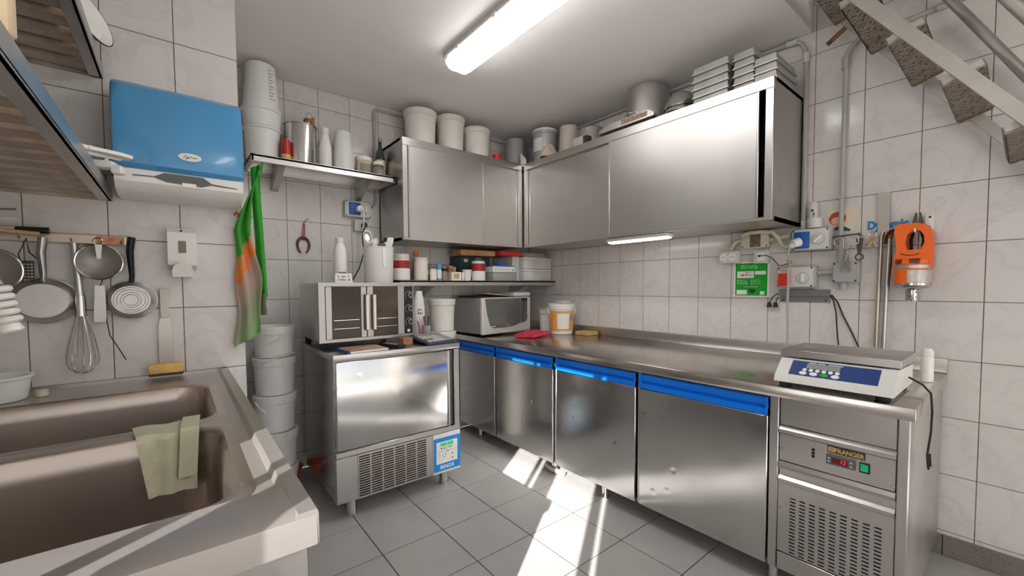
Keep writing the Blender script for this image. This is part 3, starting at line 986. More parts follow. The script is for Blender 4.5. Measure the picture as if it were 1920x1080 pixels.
# white buckets on the short wall cabinet
ZC = CZ1 + 0.001
for lab, x, y, r, h, m, hd in (('big lidded off-white bucket at the outer end on the short wall cabinet', -1.185, -0.19, 0.110, 0.265, BUCK, None),
                               ('middle one of three lidded white buckets on the short wall cabinet', -0.938, -0.19, 0.102, 0.285, BUCK, None),
                               ('lower cream white lidded bucket beside a small red can on the wall cabinet', -0.705, -0.19, 0.104, 0.250, BUCK, None)):
    t = thing('plastic_bucket', lab, 'bucket', (x, y, ZC), 0, 'white buckets on the wall cabinet')
    bucket_parts(t, r, h, m, True, None, r * 0.91)
t = thing('small_can', 'small red and white can beside the cream bucket on the wall cabinet', 'can', (-0.522, -0.22, ZC))
M().cyl((0, 0, 0), 0.034, 0.098, 20, b=0.003).put('body', LABELW, t)
M().lathe([(0.0345, 0.05), (0.0348, 0.05), (0.0348, 0.094), (0.0345, 0.094)], seg=20).put('red_band', RED, t)
t = thing('plastic_container', 'tall translucent grey plastic beaker upside down at the cabinet corner', 'container', (-0.31, -0.19, ZC))
M().lathe([(0, 0.262), (0.070, 0.262), (0.078, 0.254), (0.084, 0.01), (0.092, 0.006), (0.092, 0), (0.082, 0), (0.075, 0.25), (0, 0.256)], seg=28).put('body', mat('smoky_plastic', (176, 174, 172), 0.35, trans=0.2), t)
t = thing('foil_bag', 'small crumpled white and black plastic packet at the cabinet corner', 'packet', (-0.345, -0.335, ZC))
M().sheet(lambda u, v: (-0.03 + 0.05 * u, -0.012 + 0.02 * math.sin(5 * u) * (1 - v), 0.002 + 0.10 * v * (1 - 0.3 * u)), 8, 8, 0.006).put('white_wrap', WPLAS, t)
M().box(0.01, 0.065, -0.02, 0.025, 0.0, 0.05, 0.008, 2).put('black_pack', BLACK, t)
# things on the long wall cabinet
t = thing('plastic_bucket', 'silver grey bucket with white lid at the corner on the long wall cabinet', 'bucket', (-0.225, -0.47, ZC))
bucket_parts(t, 0.094, 0.272, mat('silver_bucket', (182, 186, 190), 0.35, 0.3, var=0.06), True, None, 0.088, WPLAS)
M().lathe([(0.0945, 0.10), (0.0952, 0.10), (0.0962, 0.20), (0.0955, 0.20)], seg=8, a0=R(150), a1=R(215)).put('printed_label', LABELW, t)
t = thing('plastic_container', 'pale beige plastic beaker behind the silver bucket on the wall cabinet', 'container', (-0.19, -0.70, ZC))
M().lathe([(0, 0.25), (0.064, 0.25), (0.07, 0.244), (0.076, 0.012), (0.082, 0.01), (0.082, 0), (0.074, 0), (0.066, 0.24), (0, 0.244)], seg=26).put('body', mat('beige_plastic', (200, 190, 178), 0.5, var=0.05), t)
t = thing('paper_bag', 'crumpled beige paper bag in front of the beaker on the wall cabinet', 'bag', (-0.345, -0.640, ZC))
M().sheet(lambda u, v: (0.07 * math.cos(6.28 * u) * (1 - 0.45 * v * v) + 0.008 * math.sin(23 * u + 3 * v), 0.06 * math.sin(6.28 * u) * (1 - 0.7 * v) + 0.008 * math.cos(19 * u), 0.002 + 0.095 * v + 0.012 * math.sin(12 * u) * v), 36, 6, 0.002).put('bag', mat('beige_paper', (190, 178, 164), 0.8, var=0.1, vs=20), t)
t = thing('metal_bowl', 'upturned dull grey metal basin on the long wall cabinet', 'bowl', (-0.19, -0.925, ZC))
M().lathe([(0, 0.175), (0.07, 0.175), (0.10, 0.155), (0.118, 0.03), (0.128, 0.004), (0.128, 0), (0.122, 0), (0.112, 0.03), (0.095, 0.15), (0, 0.169)], seg=32).put('bowl', ALU, t)
t = thing('small_carton', 'small grey carton in front of the upturned basin', 'box', (-0.368, -0.985, ZC), -90)
M().box(-0.055, 0.035, -0.025, 0.03, 0, 0.055, 0.002).put('carton', mat('grey_carton', (172, 168, 162), 0.7, var=0.05), t)
M().box(0.0355, 0.07, -0.022, 0.028, 0, 0.05, 0.002).put('dark_end', INK, t)
t = thing('stock_pot', 'large dented aluminium pot upside down on the long wall cabinet', 'pot', (-0.160, -1.372, ZC))
M().lathe([(0, 0.302), (0.10, 0.302), (0.122, 0.29), (0.130, 0.265), (0.133, 0.012), (0.139, 0.008), (0.139, 0), (0.130, 0), (0.126, 0.26), (0.098, 0.295), (0, 0.296)], seg=36).put('pot', ALU, t)
for s_ in (-1, 1):
    M().tube([(s_ * 0.132, -0.035, 0.09), (s_ * 0.165, -0.025, 0.085), (s_ * 0.165, 0.025, 0.085), (s_ * 0.132, 0.035, 0.09)], 0.005, 8).put('handle', ALU, t)
t = thing('induction_hob', 'flat steel electric hob with orange printed dials in front of the pot', 'hob', (-0.345, -1.365, ZC), -90)
M().prism([(-0.195, 0.014), (0.205, 0.014), (0.205, 0.030), (0.170, 0.056), (-0.13, 0.056), (-0.195, 0.034)], 'xz', -0.06, 0.012).put('body', STEELH, t)
M().box(-0.185, 0.195, -0.055, 0.010, 0.004, 0.0145).put('base', DARK, t)
M().box(-0.02, 0.16, -0.0615, -0.06, 0.024, 0.052).put('front_panel', mat('grey_panel', (120, 116, 112), 0.4), t)
for i in range(6):
    x = -0.005 + i * 0.029
    M().cyl((x, -0.0635, 0.043 if i % 2 else 0.033), 0.008, 0.002, 10, 'y').put('orange_mark', mat('orange_mark', (206, 112, 70), 0.5), t)
for x in (-0.17, 0.17):
    for y in (-0.045, -0.004):
        M().cyl((x, y, 0), 0.012, 0.005, 10).put('foot', RUBBER, t)
M().tube([(-0.03, -0.045, 0.056), (0.02, -0.045, 0.085), (0.06, -0.02, 0.09), (0.06, 0.0, 0.056)], 0.0022, 6).put('wire_bracket', CHROME, t)
for k in range(4):
    t = thing('steel_bowl', ('lowest', 'second lowest', 'second highest', 'topmost')[k] + ' of the upturned steel bowls nested beside the baking tins', 'bowl', (-0.205, -1.622, ZC + 0.026 * k), 0, 'nested steel bowls')
    M().lathe([(0, 0.098), (0.035, 0.096), (0.062, 0.082), (0.080, 0.055), (0.090, 0.016), (0.092, 0.004), (0.096, 0.003), (0.096, 0), (0.089, 0), (0.086, 0.016), (0.077, 0.053), (0.06, 0.079), (0.034, 0.092), (0, 0.094)], seg=32).put('bowl', CHROME, t)


# baking tins: shallow rectangular trays stacked upside down
def tin_mesh(lx, ly, h):
    q = M()
    w0, w1 = 0.0, 0.008
    def loop(ins, z):
        return [q.bm.verts.new((x, y, z)) for x, y in ((-lx / 2 + ins, -ly / 2 + ins), (lx / 2 - ins, -ly / 2 + ins), (lx / 2 - ins, ly / 2 - ins), (-lx / 2 + ins, ly / 2 - ins))]
    ls_ = [loop(-0.003, 0), loop(-0.003, 0.007), loop(0.001, 0.007), loop(0.005, h), loop(0.007, h - 0.002), loop(0.004, 0)]
    for A, B in zip(ls_, ls_[1:]):
        for i in range(4):
            q.bm.faces.new((A[i], A[(i + 1) % 4], B[(i + 1) % 4], B[i]))
    q.bm.faces.new(ls_[3])
    q.bm.faces.new([ls_[0][i] for i in range(4)] if False else loop(0.006, h - 0.003))
    me = q.mesh('baking_tin')
    me.materials.append(TINM)
    return me


TM = {'a': tin_mesh(0.186, 0.26, 0.038), 'b': tin_mesh(0.098, 0.26, 0.038)}
RM = {}
for key, lx in (('a', 0.186), ('b', 0.098)):
    rm = M().box(-lx / 2 - 0.0045, lx / 2 + 0.0045, -0.1345, 0.1345, -0.0005, 0.006, 0.0015).mesh('rolled_rim')
    rm.materials.append(TINM)
    RM[key] = rm
ordn = ('bottom', 'second', 'third', 'fourth', 'top')
for key, y, n, x, where in (('a', -1.868, 5, -0.225, 'wide baking tin stack beside the steel bowls'), ('b', -2.0265, 5, -0.205, 'middle narrow baking tin stack'), ('b', -2.1375, 3, -0.235, 'short narrow baking tin stack at the cabinet end')):
    for k in range(n):
        t = thing('baking_tin', ('top' if k == n - 1 else ordn[k]) + ' grey metal tin of the ' + where, 'tin', (x + random.uniform(-0.003, 0.003), y + random.uniform(-0.001, 0.001), ZC + 0.001 + 0.0405 * k), -90, 'baking tins stacked on the wall cabinet')
        for nm, me in (('tray', TM[key]), ('rolled_rim', RM[key])):
            c = bpy.data.objects.new(nm, me)
            COL.objects.link(c)
            c.parent = t

# ------------------------------------------------------------------ on the wall shelf by the partition
ZS = 1.909
SCALE_M = mat('graduation_print', (120, 116, 112), 0.6)
t = thing('plastic_tub', 'white plastic tub at the bottom of the stack on the wall shelf', 'tub', (-2.165, -0.155, ZS))
M().lathe([(0, 0), (0.078, 0), (0.082, 0.004), (0.090, 0.165), (0.098, 0.168), (0.098, 0.176), (0.088, 0.176), (0.080, 0.012), (0, 0.008)], seg=30).put('tub', FROST, t)
t = thing('plastic_tub', 'wide frosted white tub in the middle of the stack on the wall shelf', 'tub', (-2.165, -0.155, ZS + 0.177))
M().lathe([(0, 0), (0.084, 0), (0.092, 0.01), (0.100, 0.09), (0.106, 0.092), (0.106, 0.104), (0.096, 0.104), (0.088, 0.012), (0, 0.006)], seg=30).put('tub', FROST, t)
t = thing('measuring_jug', 'tall frosted measuring jug upside down on top of the tub stack', 'jug', (-2.165, -0.155, ZS + 0.282))
M().lathe([(0, 0.262), (0.060, 0.262), (0.075, 0.25), (0.094, 0.010), (0.101, 0.008), (0.101, 0), (0.09, 0), (0.072, 0.244), (0, 0.256)], seg=30).put('jug', FROST, t)
for k in range(10):
    z = 0.05 + 0.018 * k
    r0 = 0.0945 - 0.079 * (z - 0.01)
    M().lathe([(r0 + 0.0003, z), (r0 + 0.0008, z + 0.0035)], seg=3, a0=R(-72), a1=R(-72 + (14 if k % 2 else 22))).put('graduation', SCALE_M, t)
t = thing('red_can', 'small red tin can between the tub stack and the steel pot', 'can', (-2.058, -0.225, ZS))
M().cyl((0, 0, 0), 0.026, 0.125, 20, b=0.002).put('can', mat('red_can_print', (170, 48, 38), 0.35, 0.2, var=0.1, vs=20), t)
M().lathe([(0.0263, 0.012), (0.0266, 0.012), (0.0266, 0.04), (0.0263, 0.04)], seg=20).put('gold_band', GOLD, t)
t = thing('steel_pot', 'shiny cylindrical steel pot on the wall shelf', 'pot', (-1.963, -0.155, ZS))
M().lathe([(0, 0), (0.086, 0), (0.090, 0.004), (0.090, 0.238), (0.094, 0.240), (0.094, 0.244), (0.087, 0.244), (0.087, 0.008), (0, 0.006)], seg=36).put('pot', CHROME, t)
t = thing('tongs', 'steel tongs and whisk parts standing in the steel pot', 'tongs', (-1.94, -0.14, ZS + 0.012))
M().tube([(0, 0, 0), (0.02, 0, 0.20), (0.03, -0.005, 0.27)], 0.006, 8, flat=0.4).put('arm', CHROME, t)
M().tube([(0.012, 0.02, 0), (0.034, 0.012, 0.20), (0.044, 0.0, 0.27)], 0.006, 8, flat=0.4).put('arm', CHROME, t)
M().tube([(0.03 + 0.016 * math.cos(u * 0.5236), -0.003, 0.312 + 0.018 * math.sin(u * 0.5236)) for u in range(12)], 0.003, 6, closed=True).put('hanging_ring', CHROME, t)
M().lathe([(0, 0), (0.022, 0.004), (0.026, 0.02), (0.02, 0.045), (0, 0.052)], (0.02, -0.006, 0.246), 14).put('head', mat('brassy_metal', (150, 130, 104), 0.35, 0.9, var=0.3, vs=30), t)
M().box(0.045, 0.062, -0.01, 0.002, 0.26, 0.31, 0.004).put('wooden_grip', CORK, t)
t = thing('white_bottle', 'white plastic bottle with narrow cap between steel pot and plastic cups', 'bottle', (-1.832, -0.19, ZS))
M().lathe([(0, 0), (0.033, 0), (0.037, 0.005), (0.037, 0.13), (0.034, 0.15), (0.026, 0.185), (0.020, 0.215), (0.020, 0.222), (0, 0.222)], seg=26).put('bottle', WPLAS, t)
M().cyl((0, 0, 0.222), 0.022, 0.034, 22, b=0.003).put('cap', WPLAS, t)
t = thing('plastic_cups', 'stack of frosted plastic cups upside down on the wall shelf', 'cups', (-1.716, -0.16, ZS))
M().lathe([(0, 0.262), (0.048, 0.262), (0.052, 0.256), (0.070, 0.004), (0.074, 0.003), (0.074, 0), (0.066, 0), (0.05, 0.25), (0, 0.256)], seg=28).put('outer_cup', FROST, t)
M().box(-0.018, 0.012, -0.0665, -0.0625, 0.03, 0.17, 0.001, mx=Matrix.Rotation(R(-4), 4, 'X')).put('paper_label', PAPER, t)
t = thing('lidded_jar', 'white lidded plastic jar with striped label on the wall shelf', 'jar', (-1.580, -0.145, ZS))
M().cyl((0, 0, 0), 0.052, 0.105, 26, b=0.004).put('body', BEIGEP, t)
M().cyl((0, 0, 0.105), 0.055, 0.030, 26, b=0.004).put('lid', WPLAS, t)
for k in range(8):
    M().lathe([(0.0522, 0.02), (0.0526, 0.02), (0.0526, 0.085), (0.0522, 0.085)], seg=1, a0=R(-130 + 12 * k), a1=R(-125 + 12 * k)).put('label_stripe', INK, t)
t = thing('glass_jar', 'small clear glass jar with white lid beside the dark bottle', 'jar', (-1.502, -0.20, ZS))
M().cyl((0, 0, 0), 0.036, 0.082, 24, b=0.006).put('glass', CLEAR, t)
M().cyl((0, 0, 0.002), 0.032, 0.05, 20).put('contents', mat('grey_powder', (176, 172, 166), 0.8), t)
M().cyl((0, 0, 0.082), 0.035, 0.022, 24, b=0.003).put('lid', WPLAS, t)
t = thing('glass_bottle', 'dark glass bottle with paper label at the end of the wall shelf', 'bottle', (-1.462, -0.135, ZS))
M().lathe([(0, 0), (0.030, 0), (0.033, 0.005), (0.033, 0.15), (0.028, 0.18), (0.014, 0.215), (0.012, 0.265), (0, 0.265)], seg=24).put('glass', mat('dark_glass', (78, 84, 82), 0.08, trans=0.5), t)
M().cyl((0, 0, 0.262), 0.014, 0.026, 16, b=0.002).put('cap', mat('copper_cap', (176, 130, 96), 0.35, 0.6), t)
M().lathe([(0.0335, 0.04), (0.034, 0.04), (0.034, 0.135), (0.0335, 0.135)], seg=14, a0=R(-170), a1=R(-20)).put('label', mat('old_label', (212, 200, 178), 0.6, var=0.2, vs=60), t)

# ------------------------------------------------------------------ toaster oven and what stands on it
OVST = mat('oven_steel', (164, 160, 156), 0.34, 1.0, var=0.04, vs=3)
ov = thing('toaster_oven', 'stainless steel double door toaster oven on the blast chiller', 'oven', (-1.737, -0.64, 0.847))
# local: front face y=0, x +-0.265, z 0.04..0.358
M().box(-0.268, 0.262, 0.012, 0.42, 0.040, 0.358, 0.018, 3).put('body', STEEL, ov)
M().grille([-0.268, -0.236, 0.196, 0.262], [0.040, 0.056, 0.338, 0.358], -0.006, 0.014).put('front_frame', OVST, ov)
M().box(-0.240, 0.196, 0.004, 0.30, 0.05, 0.345).put('oven_cavity', mat('oven_brown', (70, 52, 38), 0.6, var=0.3, vs=8), ov)
for (x0, x1, hx) in ((-0.235, -0.022, -0.034), (-0.018, 0.194, 0.006)):
    g = M().box(x0, x1, -0.010, -0.002, 0.058, 0.336, 0.002).put('glass_door', mat('brown_oven_glass', (66, 54, 44), 0.12, var=0.15, vs=5, spec=0.3), ov)
    M().box(x0, x0 + (0.030 if x0 < -0.1 else 0.034), -0.013, -0.0095, 0.058, 0.336, 0.001).put('door_stile', OVST, g)
    M().box(x1 - (0.030 if x1 < 0 else 0.033), x1, -0.013, -0.0095, 0.058, 0.336, 0.001).put('door_stile', OVST, g)
    M().box(x0 + 0.04, x1 - 0.04, -0.0112, -0.0099, 0.155, 0.1575).box(x0 + 0.04, x1 - 0.04, -0.0112, -0.0099, 0.110, 0.112).put('rack_lines', CHROME, g)
    h_ = M().box(hx, hx + 0.019, -0.040, -0.028, 0.096, 0.292, 0.003).put('handle', mat('pale_handle', (206, 196, 190), 0.3, 0.6), g)
    for z in (0.104, 0.284):
        M().box(hx + 0.002, hx + 0.017, -0.030, -0.010, z - 0.010, z + 0.010, 0.002).put('handle_mount', mat('smoky_mount', (84, 70, 66), 0.4), h_)
op = M().box(0.203, 0.256, -0.010, 0.0, 0.058, 0.338, 0.002).put('control_panel', BLACK, ov)
for z in (0.285, 0.205, 0.127):
    k = M().cyl((0.232, -0.028, z), 0.019, 0.019, 24, 'y', b=0.003).put('knob', mat('dark_knob', (56, 56, 58), 0.35), op)
    M().tube([(0.232 + 0.0135 * math.cos(i * 0.3142), -0.0285, z + 0.0135 * math.sin(i * 0.3142)) for i in range(20)], 0.0011, 6, closed=True).put('chrome_ring', CHROME, k)
    M().tube([(0.232 + 0.023 * math.cos(R(i * 9 - 60)), -0.0104, z + 0.023 * math.sin(R(i * 9 - 60))) for i in range(34)], 0.0008, 5).put('dial_marks', LABELW, op)
M().cyl((0.226, -0.013, 0.076), 0.009, 0.004, 16, 'y').put('badge', LABELW, op)
for x in (-0.235, 0.225):
    for y in (0.04, 0.38):
        M().cyl((x, y, 0.0), 0.016, 0.042, 14, b=0.003).put('foot', RUBBER, ov)
ZO = 0.847 + 0.359
t = thing('tall_white_bottle', 'tall white screw top bottle standing on the toaster oven', 'bottle', (-1.835, -0.45, ZO))
M().lathe([(0, 0), (0.033, 0), (0.036, 0.006), (0.036, 0.175), (0.032, 0.200), (0.022, 0.222), (0.020, 0.226), (0.020, 0.236), (0, 0.236)], seg=28).put('bottle', WPLAS, t)
M().lathe([(0, 0.236), (0.022, 0.236), (0.023, 0.24), (0.023, 0.248), (0.021, 0.250), (0.023, 0.252), (0.022, 0.258), (0, 0.258)], seg=28).put('cap', WPLAS, t)
M().box(-0.018, 0.020, -0.0385, -0.036, 0.034, 0.062, 0.001).put('printed_picture', mat('brown_print', (150, 104, 72), 0.6, var=0.4, vs=60), t)
t = thing('card_holder', 'small white printed card leaning before the tall white bottle', 'card', (-1.84, -0.52, ZO))
M().prism([(-0.046, 0.0), (0.052, 0.0), (0.044, 0.052), (-0.044, 0.052)], 'xz', -0.004, 0.010).put('card', PAPER, t)
scribble(t, -0.030, 0.030, 0.028, 0.040, -0.0042)
scribble(t, -0.030, 0.034, 0.010, 0.022, -0.0042)
ub = thing('utensil_bucket', 'white plastic bucket of kitchen tools standing on the toaster oven', 'bucket', (-1.60, -0.43, ZO))
M().lathe([(0, 0), (0.080, 0), (0.084, 0.005), (0.090, 0.212), (0.0925, 0.213), (0.0925, 0.218), (0.086, 0.218), (0.080, 0.01), (0, 0.008)], seg=34).put('bucket', WPLAS, ub)
M().prism([(-0.012, 0.21), (0.010, 0.21), (0.007, 0.11), (-0.002, 0.092), (-0.009, 0.11)], 'xz', -0.0935, -0.089).put('dripped_icing', PAPER, ub)


def tool(name, label, cat, dx, dy, lean, build):
    t = thing(name, label, cat, (-1.60 + dx, -0.43 + dy, ZO + 0.012), rot=(R(lean[1]), R(lean[0]), 0))
    build(t)
    return t


def paddle(h, wd, m):
    def f(t):
        M().box(-0.006, 0.006, -0.004, 0.004, 0, h - 0.07, 0.002).put('handle', m, t)
        M().prism([(-0.008, h - 0.08), (0.008, h - 0.08), (wd, h - 0.05), (wd, h + 0.02), (wd - 0.008, h + 0.028), (-wd + 0.004, h + 0.02), (-wd, h - 0.05)], 'xz', -0.003, 0.003).put('blade', m, t)
    return f


def ladle(t):
    M().tube([(0, 0, 0), (0, 0, 0.24)], 0.004, 8).put('handle', CHROME, t)
    M().lathe([(0, 0), (0.018, 0.003), (0.028, 0.02), (0.026, 0.02), (0.016, 0.006), (0, 0.004)], seg=18, mx=Matrix.Translation((0, -0.004, 0.262)) @ Matrix.Rotation(R(70), 4, 'X') @ Matrix.Diagonal((0.9, 1.4, 1, 1))).put('bowl', ALU, t)


def blackh(t):
    M().box(-0.009, 0.009, -0.0015, 0.0015, 0, 0.17, 0.001).put('blade', CHROME, t)
    M().tube([(0, 0, 0.165), (0, 0, 0.20), (0.002, 0, 0.25), (0.004, 0, 0.275)], [0.009, 0.011, 0.012, 0.009], 10).put('handle', BLACK, t)


tool('steel_spoon', 'steel serving spoon leaning out of the utensil bucket', 'spoon', -0.038, 0.004, (-8, 3), ladle)
tool('black_handled_knife', 'black handled knife standing in the utensil bucket', 'knife', 0.018, 0.018, (8, -3), blackh)
tool('white_scraper', 'wide white plastic scraper tilted in the utensil bucket', 'scraper', 0.006, -0.002, (14, 3), paddle(0.255, 0.021, WPLAS))
tool('white_spatula', 'narrow white spatula in the middle of the utensil bucket', 'spatula', 0.018, -0.02, (4, 4), paddle(0.215, 0.017, WPLAS))
tool('white_spatula', 'rounded white spatula at the back of the utensil bucket', 'spatula', 0.0, 0.03, (-1, -4), paddle(0.24, 0.02, WPLAS))
tool('white_tool_handle', 'white plastic tool handle near the steel spoon', 'utensil', -0.034, -0.032, (-2, 4), paddle(0.225, 0.009, WPLAS))
tool('wooden_spoon', 'dark wooden spoon low in the utensil bucket', 'spoon', 0.002, -0.036, (-1, 5), paddle(0.205, 0.024, mat('dark_wood', (112, 90, 70), 0.6, var=0.2, vs=20)))

# ------------------------------------------------------------------ on the chiller top in front of the oven
ZK = 0.847
t = thing('magazine', 'printed magazine with orange cover picture lying on the chiller', 'magazine', (-1.825, -0.70, ZK), 4)
M().box(-0.105, 0.112, -0.125, 0.06, 0.0, 0.009, 0.001).put('pages', PAPER, t)
M().box(-0.105, 0.112, -0.125, 0.06, 0.009, 0.0105).put('cover', mat('cover_print', (214, 196, 178), 0.3, c2=(176, 112, 66), vs=14), t)
M().box(-0.106, -0.090, -0.126, 0.061, -0.0003, 0.0112, 0.0005).put('spine', NAVY, t)
t = thing('remote_control', 'black phone shaped remote lying on the chiller beside the magazine', 'remote', (-1.648, -0.735, ZK), -75)
M().box(-0.085, 0.085, -0.026, 0.026, 0.0, 0.017, 0.006, 2).put('case', BLACK, t)
for i in range(5):
    for j in range(2):
        M().box(-0.06 + 0.022 * i, -0.046 + 0.022 * i, -0.014 + 0.016 * j, -0.004 + 0.016 * j, 0.0165, 0.0185, 0.001).put('key', GPLAS, t)
t = thing('small_brown_box', 'small reddish brown card box behind the calculator', 'box', (-1.552, -0.700, ZK), 10)
M().box(-0.032, 0.032, -0.025, 0.03, 0, 0.042, 0.002).put('box', CARD, t)
t = thing('desk_calculator', 'grey desk calculator propped up on the chiller', 'calculator', (-1.388, -0.737, ZK), 10)
CM = Matrix.Rotation(R(10), 4, 'X')
M().box(-0.105, 0.105, -0.075, 0.105, 0.014, 0.030, 0.006, 2, mx=CM).put('case', mat('slate_case', (70, 78, 98), 0.4), t)
M().box(-0.085, 0.085, 0.062, 0.098, 0.0298, 0.0315, mx=CM).put('display', LCD, t)
for i in range(6):
    for j in range(4):
        mk = CARD if (i < 2 and j == 1) else (LGPLAS if i < 4 else GPLAS)
        M().box(-0.092 + 0.031 * i, -0.067 + 0.031 * i, -0.066 + 0.030 * j, -0.042 + 0.030 * j, 0.0295, 0.035, 0.002, mx=CM).put('key', mk, t)
M().box(-0.09, 0.09, 0.085, 0.095, 0.0, 0.034, 0.002).put('prop_foot', BLACK, t)
t = thing('white_squeeze_bottle', 'white flat plastic bottle with black print beside the oven', 'bottle', (-1.348, -0.46, ZK))
M().lathe([(0, 0), (0.036, 0), (0.039, 0.006), (0.039, 0.20), (0.030, 0.262), (0.024, 0.285), (0.022, 0.305), (0, 0.307)], seg=24, sy=0.7).put('bottle', WPLAS, t)
scribble(t, -0.020, 0.008, 0.176, 0.190, -0.0275)
scribble(t, -0.020, 0.010, 0.156, 0.170, -0.0275)
t = thing('pen_cup', 'small clear plastic pen cup beside the calculator', 'cup', (-1.332, -0.530, ZK))
M().lathe([(0, 0), (0.022, 0), (0.025, 0.085), (0.027, 0.085), (0.024, 0), (0, -0.0)], seg=20).put('cup', mat('cup_plastic', (214, 214, 216), 0.2, trans=0.5), t)
for i, (c_, dx, ln) in enumerate((((190, 60, 84), -0.26, 'dark pink'), ((60, 52, 50), -0.12, 'black'), ((40, 84, 84), 0.10, 'teal'), ((44, 48, 54), 0.24, 'charcoal'))):
    p = thing('pen', ln + ' pen standing in the clear pen cup', 'pen', (-1.332 + 0.005 * (i - 1.5), -0.539 + 0.018 * (i % 2), ZK + 0.005), rot=(0, dx * 0.45, 0))
    M().cyl((0, 0, 0), 0.004, 0.128, 10).put('barrel', mat('pen_' + ln.replace(' ', '_'), c_, 0.35), p)
    M().cyl((0, 0, 0.128), 0.003, 0.012, 10).put('tip', BLACK, p)
t = thing('pink_eraser_stick', 'long pink and white pen leaning outside the pen cup', 'pen', (-1.372, -0.535, ZK + 0.0025), rot=(0, R(-10), 0))
M().cyl((0, 0, 0), 0.006, 0.115, 10).put('barrel', mat('pink_barrel', (206, 96, 112), 0.4), t)
M().cyl((0, 0, 0.115), 0.0062, 0.018, 10).put('cap', WPLAS, t)

# ------------------------------------------------------------------ bucket stacks on the floor
def stack(x, y, tops, r, m, labels, handles, group):
    for i, (z0, z1) in enumerate(tops):
        t = thing('stacked_bucket', labels[i], 'bucket', (x + random.uniform(-0.004, 0.004), y + random.uniform(-0.004, 0.004), z0), 0, group)
        bucket_parts(t, r, z1 - z0, m, lid=True, handle=handles[i], rb=r * 0.93)


stack(-2.168, -0.36, ((0.0, 0.196), (0.201, 0.396), (0.401, 0.598), (0.603, 0.800), (0.805, 0.968)), 0.100, BUCKG,
      ['floor level grey white bucket of the tall stack beside the chiller', 'second lowest grey white bucket of the tall stack beside the chiller', 'middle grey white bucket with drooping bail in the stack beside the chiller',
       'second highest grey white bucket with raised bail in the stack beside the chiller', 'topmost lidded grey white bucket of the stack beside the chiller'],
      [None, None, (25, 50), (40, -25), (-60, 35)], 'bucket stack beside the chiller')
stack(-1.125, -0.36, ((0.0, 0.216), (0.221, 0.434), (0.439, 0.652), (0.657, 0.866), (0.871, 1.090)), 0.088, BUCK,
      ['floor level white bucket of the stack between chiller and counter', 'second lowest white bucket of the stack between chiller and counter', 'middle white bucket of the stack between chiller and counter',
       'second highest white bucket of the stack between chiller and counter', 'topmost white lidded bucket of the stack behind the calculator'],
      [None, None, None, None, None], 'bucket stack between chiller and counter')
t = thing('terracotta_bowl', 'small terracotta bowl on the floor behind the grey bucket stack', 'bowl', (-2.055, -0.135, 0))
M().lathe([(0, 0.004), (0.035, 0), (0.04, 0.003), (0.062, 0.075), (0.066, 0.078), (0.062, 0.08), (0.056, 0.076), (0.034, 0.01), (0, 0.009)], seg=26).put('bowl', TERRA, t)

# ------------------------------------------------------------------ microwave and things on the worktop
ZW = 0.801
mw = thing('microwave_oven', 'silver grey microwave oven with curved white front in the worktop corner', 'microwave', (-0.805, -0.40, ZW), 5)
M().box(0.0, 0.52, 0.035, 0.37, 0.016, 0.292, 0.008, 2).put('case', mat('silver_paint', (170, 170, 168), 0.35, 0.5, var=0.04), mw)
fr = M().box(0.0, 0.525, 0.0, 0.036, 0.012, 0.294, 0.012, 3).put('front', mat('pearl_front', (206, 204, 198), 0.35, 0.1), mw)
dp = [(0.028, 0.285), (0.40, 0.285), (0.40, 0.085), (0.34, 0.066), (0.22, 0.058), (0.105, 0.060), (0.075, 0.085), (0.05, 0.16)]
M().prism(dp, 'xz', -0.006, 0.002).put('door_glass', mat('grey_mirror_glass', (104, 108, 106), 0.08, 0.3, coat=0.4), fr)
M().prism([(0.408, 0.285), (0.478, 0.285), (0.478, 0.115), (0.465, 0.092), (0.408, 0.082)], 'xz', -0.006, 0.002).put('control_panel', mat('dark_panel', (84, 84, 84), 0.3), fr)
for i in range(6):
    for j in range(2):
        M().cyl((0.428 + 0.032 * j, -0.010, 0.112 + 0.026 * i), 0.0085, 0.005, 14, 'y').put('button', CHROME, fr)
M().box(0.412, 0.474, -0.0085, -0.005, 0.262, 0.280).put('display', DARK, fr)
M().lathe([(0, 0), (0.018, 0.001), (0.018, 0.004), (0, 0.005)], seg=20, mx=Matrix.Translation((0.262, -0.006, 0.074)) @ Matrix.Rotation(R(90), 4, 'X') @ Matrix.Diagonal((1.3, 0.55, 1, 1))).put('badge', CHROME, fr)
M().box(0.092, 0.128, -0.0075, -0.005, 0.070, 0.076).put('maker_mark', LABELW, fr)
for x in (0.03, 0.49):
    for y in (0.05, 0.34):
        M().cyl((x, y, 0), 0.014, 0.017, 12).put('foot', RUBBER, mw)
t = thing('baking_sheet', 'dark flat baking tray lying on the microwave', 'tray', (-0.79, -0.33, ZW + 0.295), 5)
M().box(0.005, 0.36, 0.03, 0.27, 0.0, 0.010, 0.003).put('tray', mat('dark_tray', (74, 62, 56), 0.5, 0.5, var=0.2, vs=12), t)
M().box(0.09, 0.34, 0.0, 0.22, 0.011, 0.019, 0.002, mx=Matrix.Rotation(R(5), 4, 'Y') @ Matrix.Translation((0, 0, 0.022))).put('folded_card', mat('pale_card', (206, 178, 160), 0.7, var=0.1), t)
t = thing('white_tray', 'rounded white plastic tray at the outer end on the microwave', 'tray', (-0.43, -0.31, ZW + 0.296), 5)
M().box(0.0, 0.195, -0.01, 0.22, 0.0, 0.035, 0.012, 3).put('tray', WPLAS, t)
t = thing('red_cloth', 'folded pinkish red cloth lying on the worktop before the microwave', 'cloth', (-0.46, -0.57, ZW), 22)
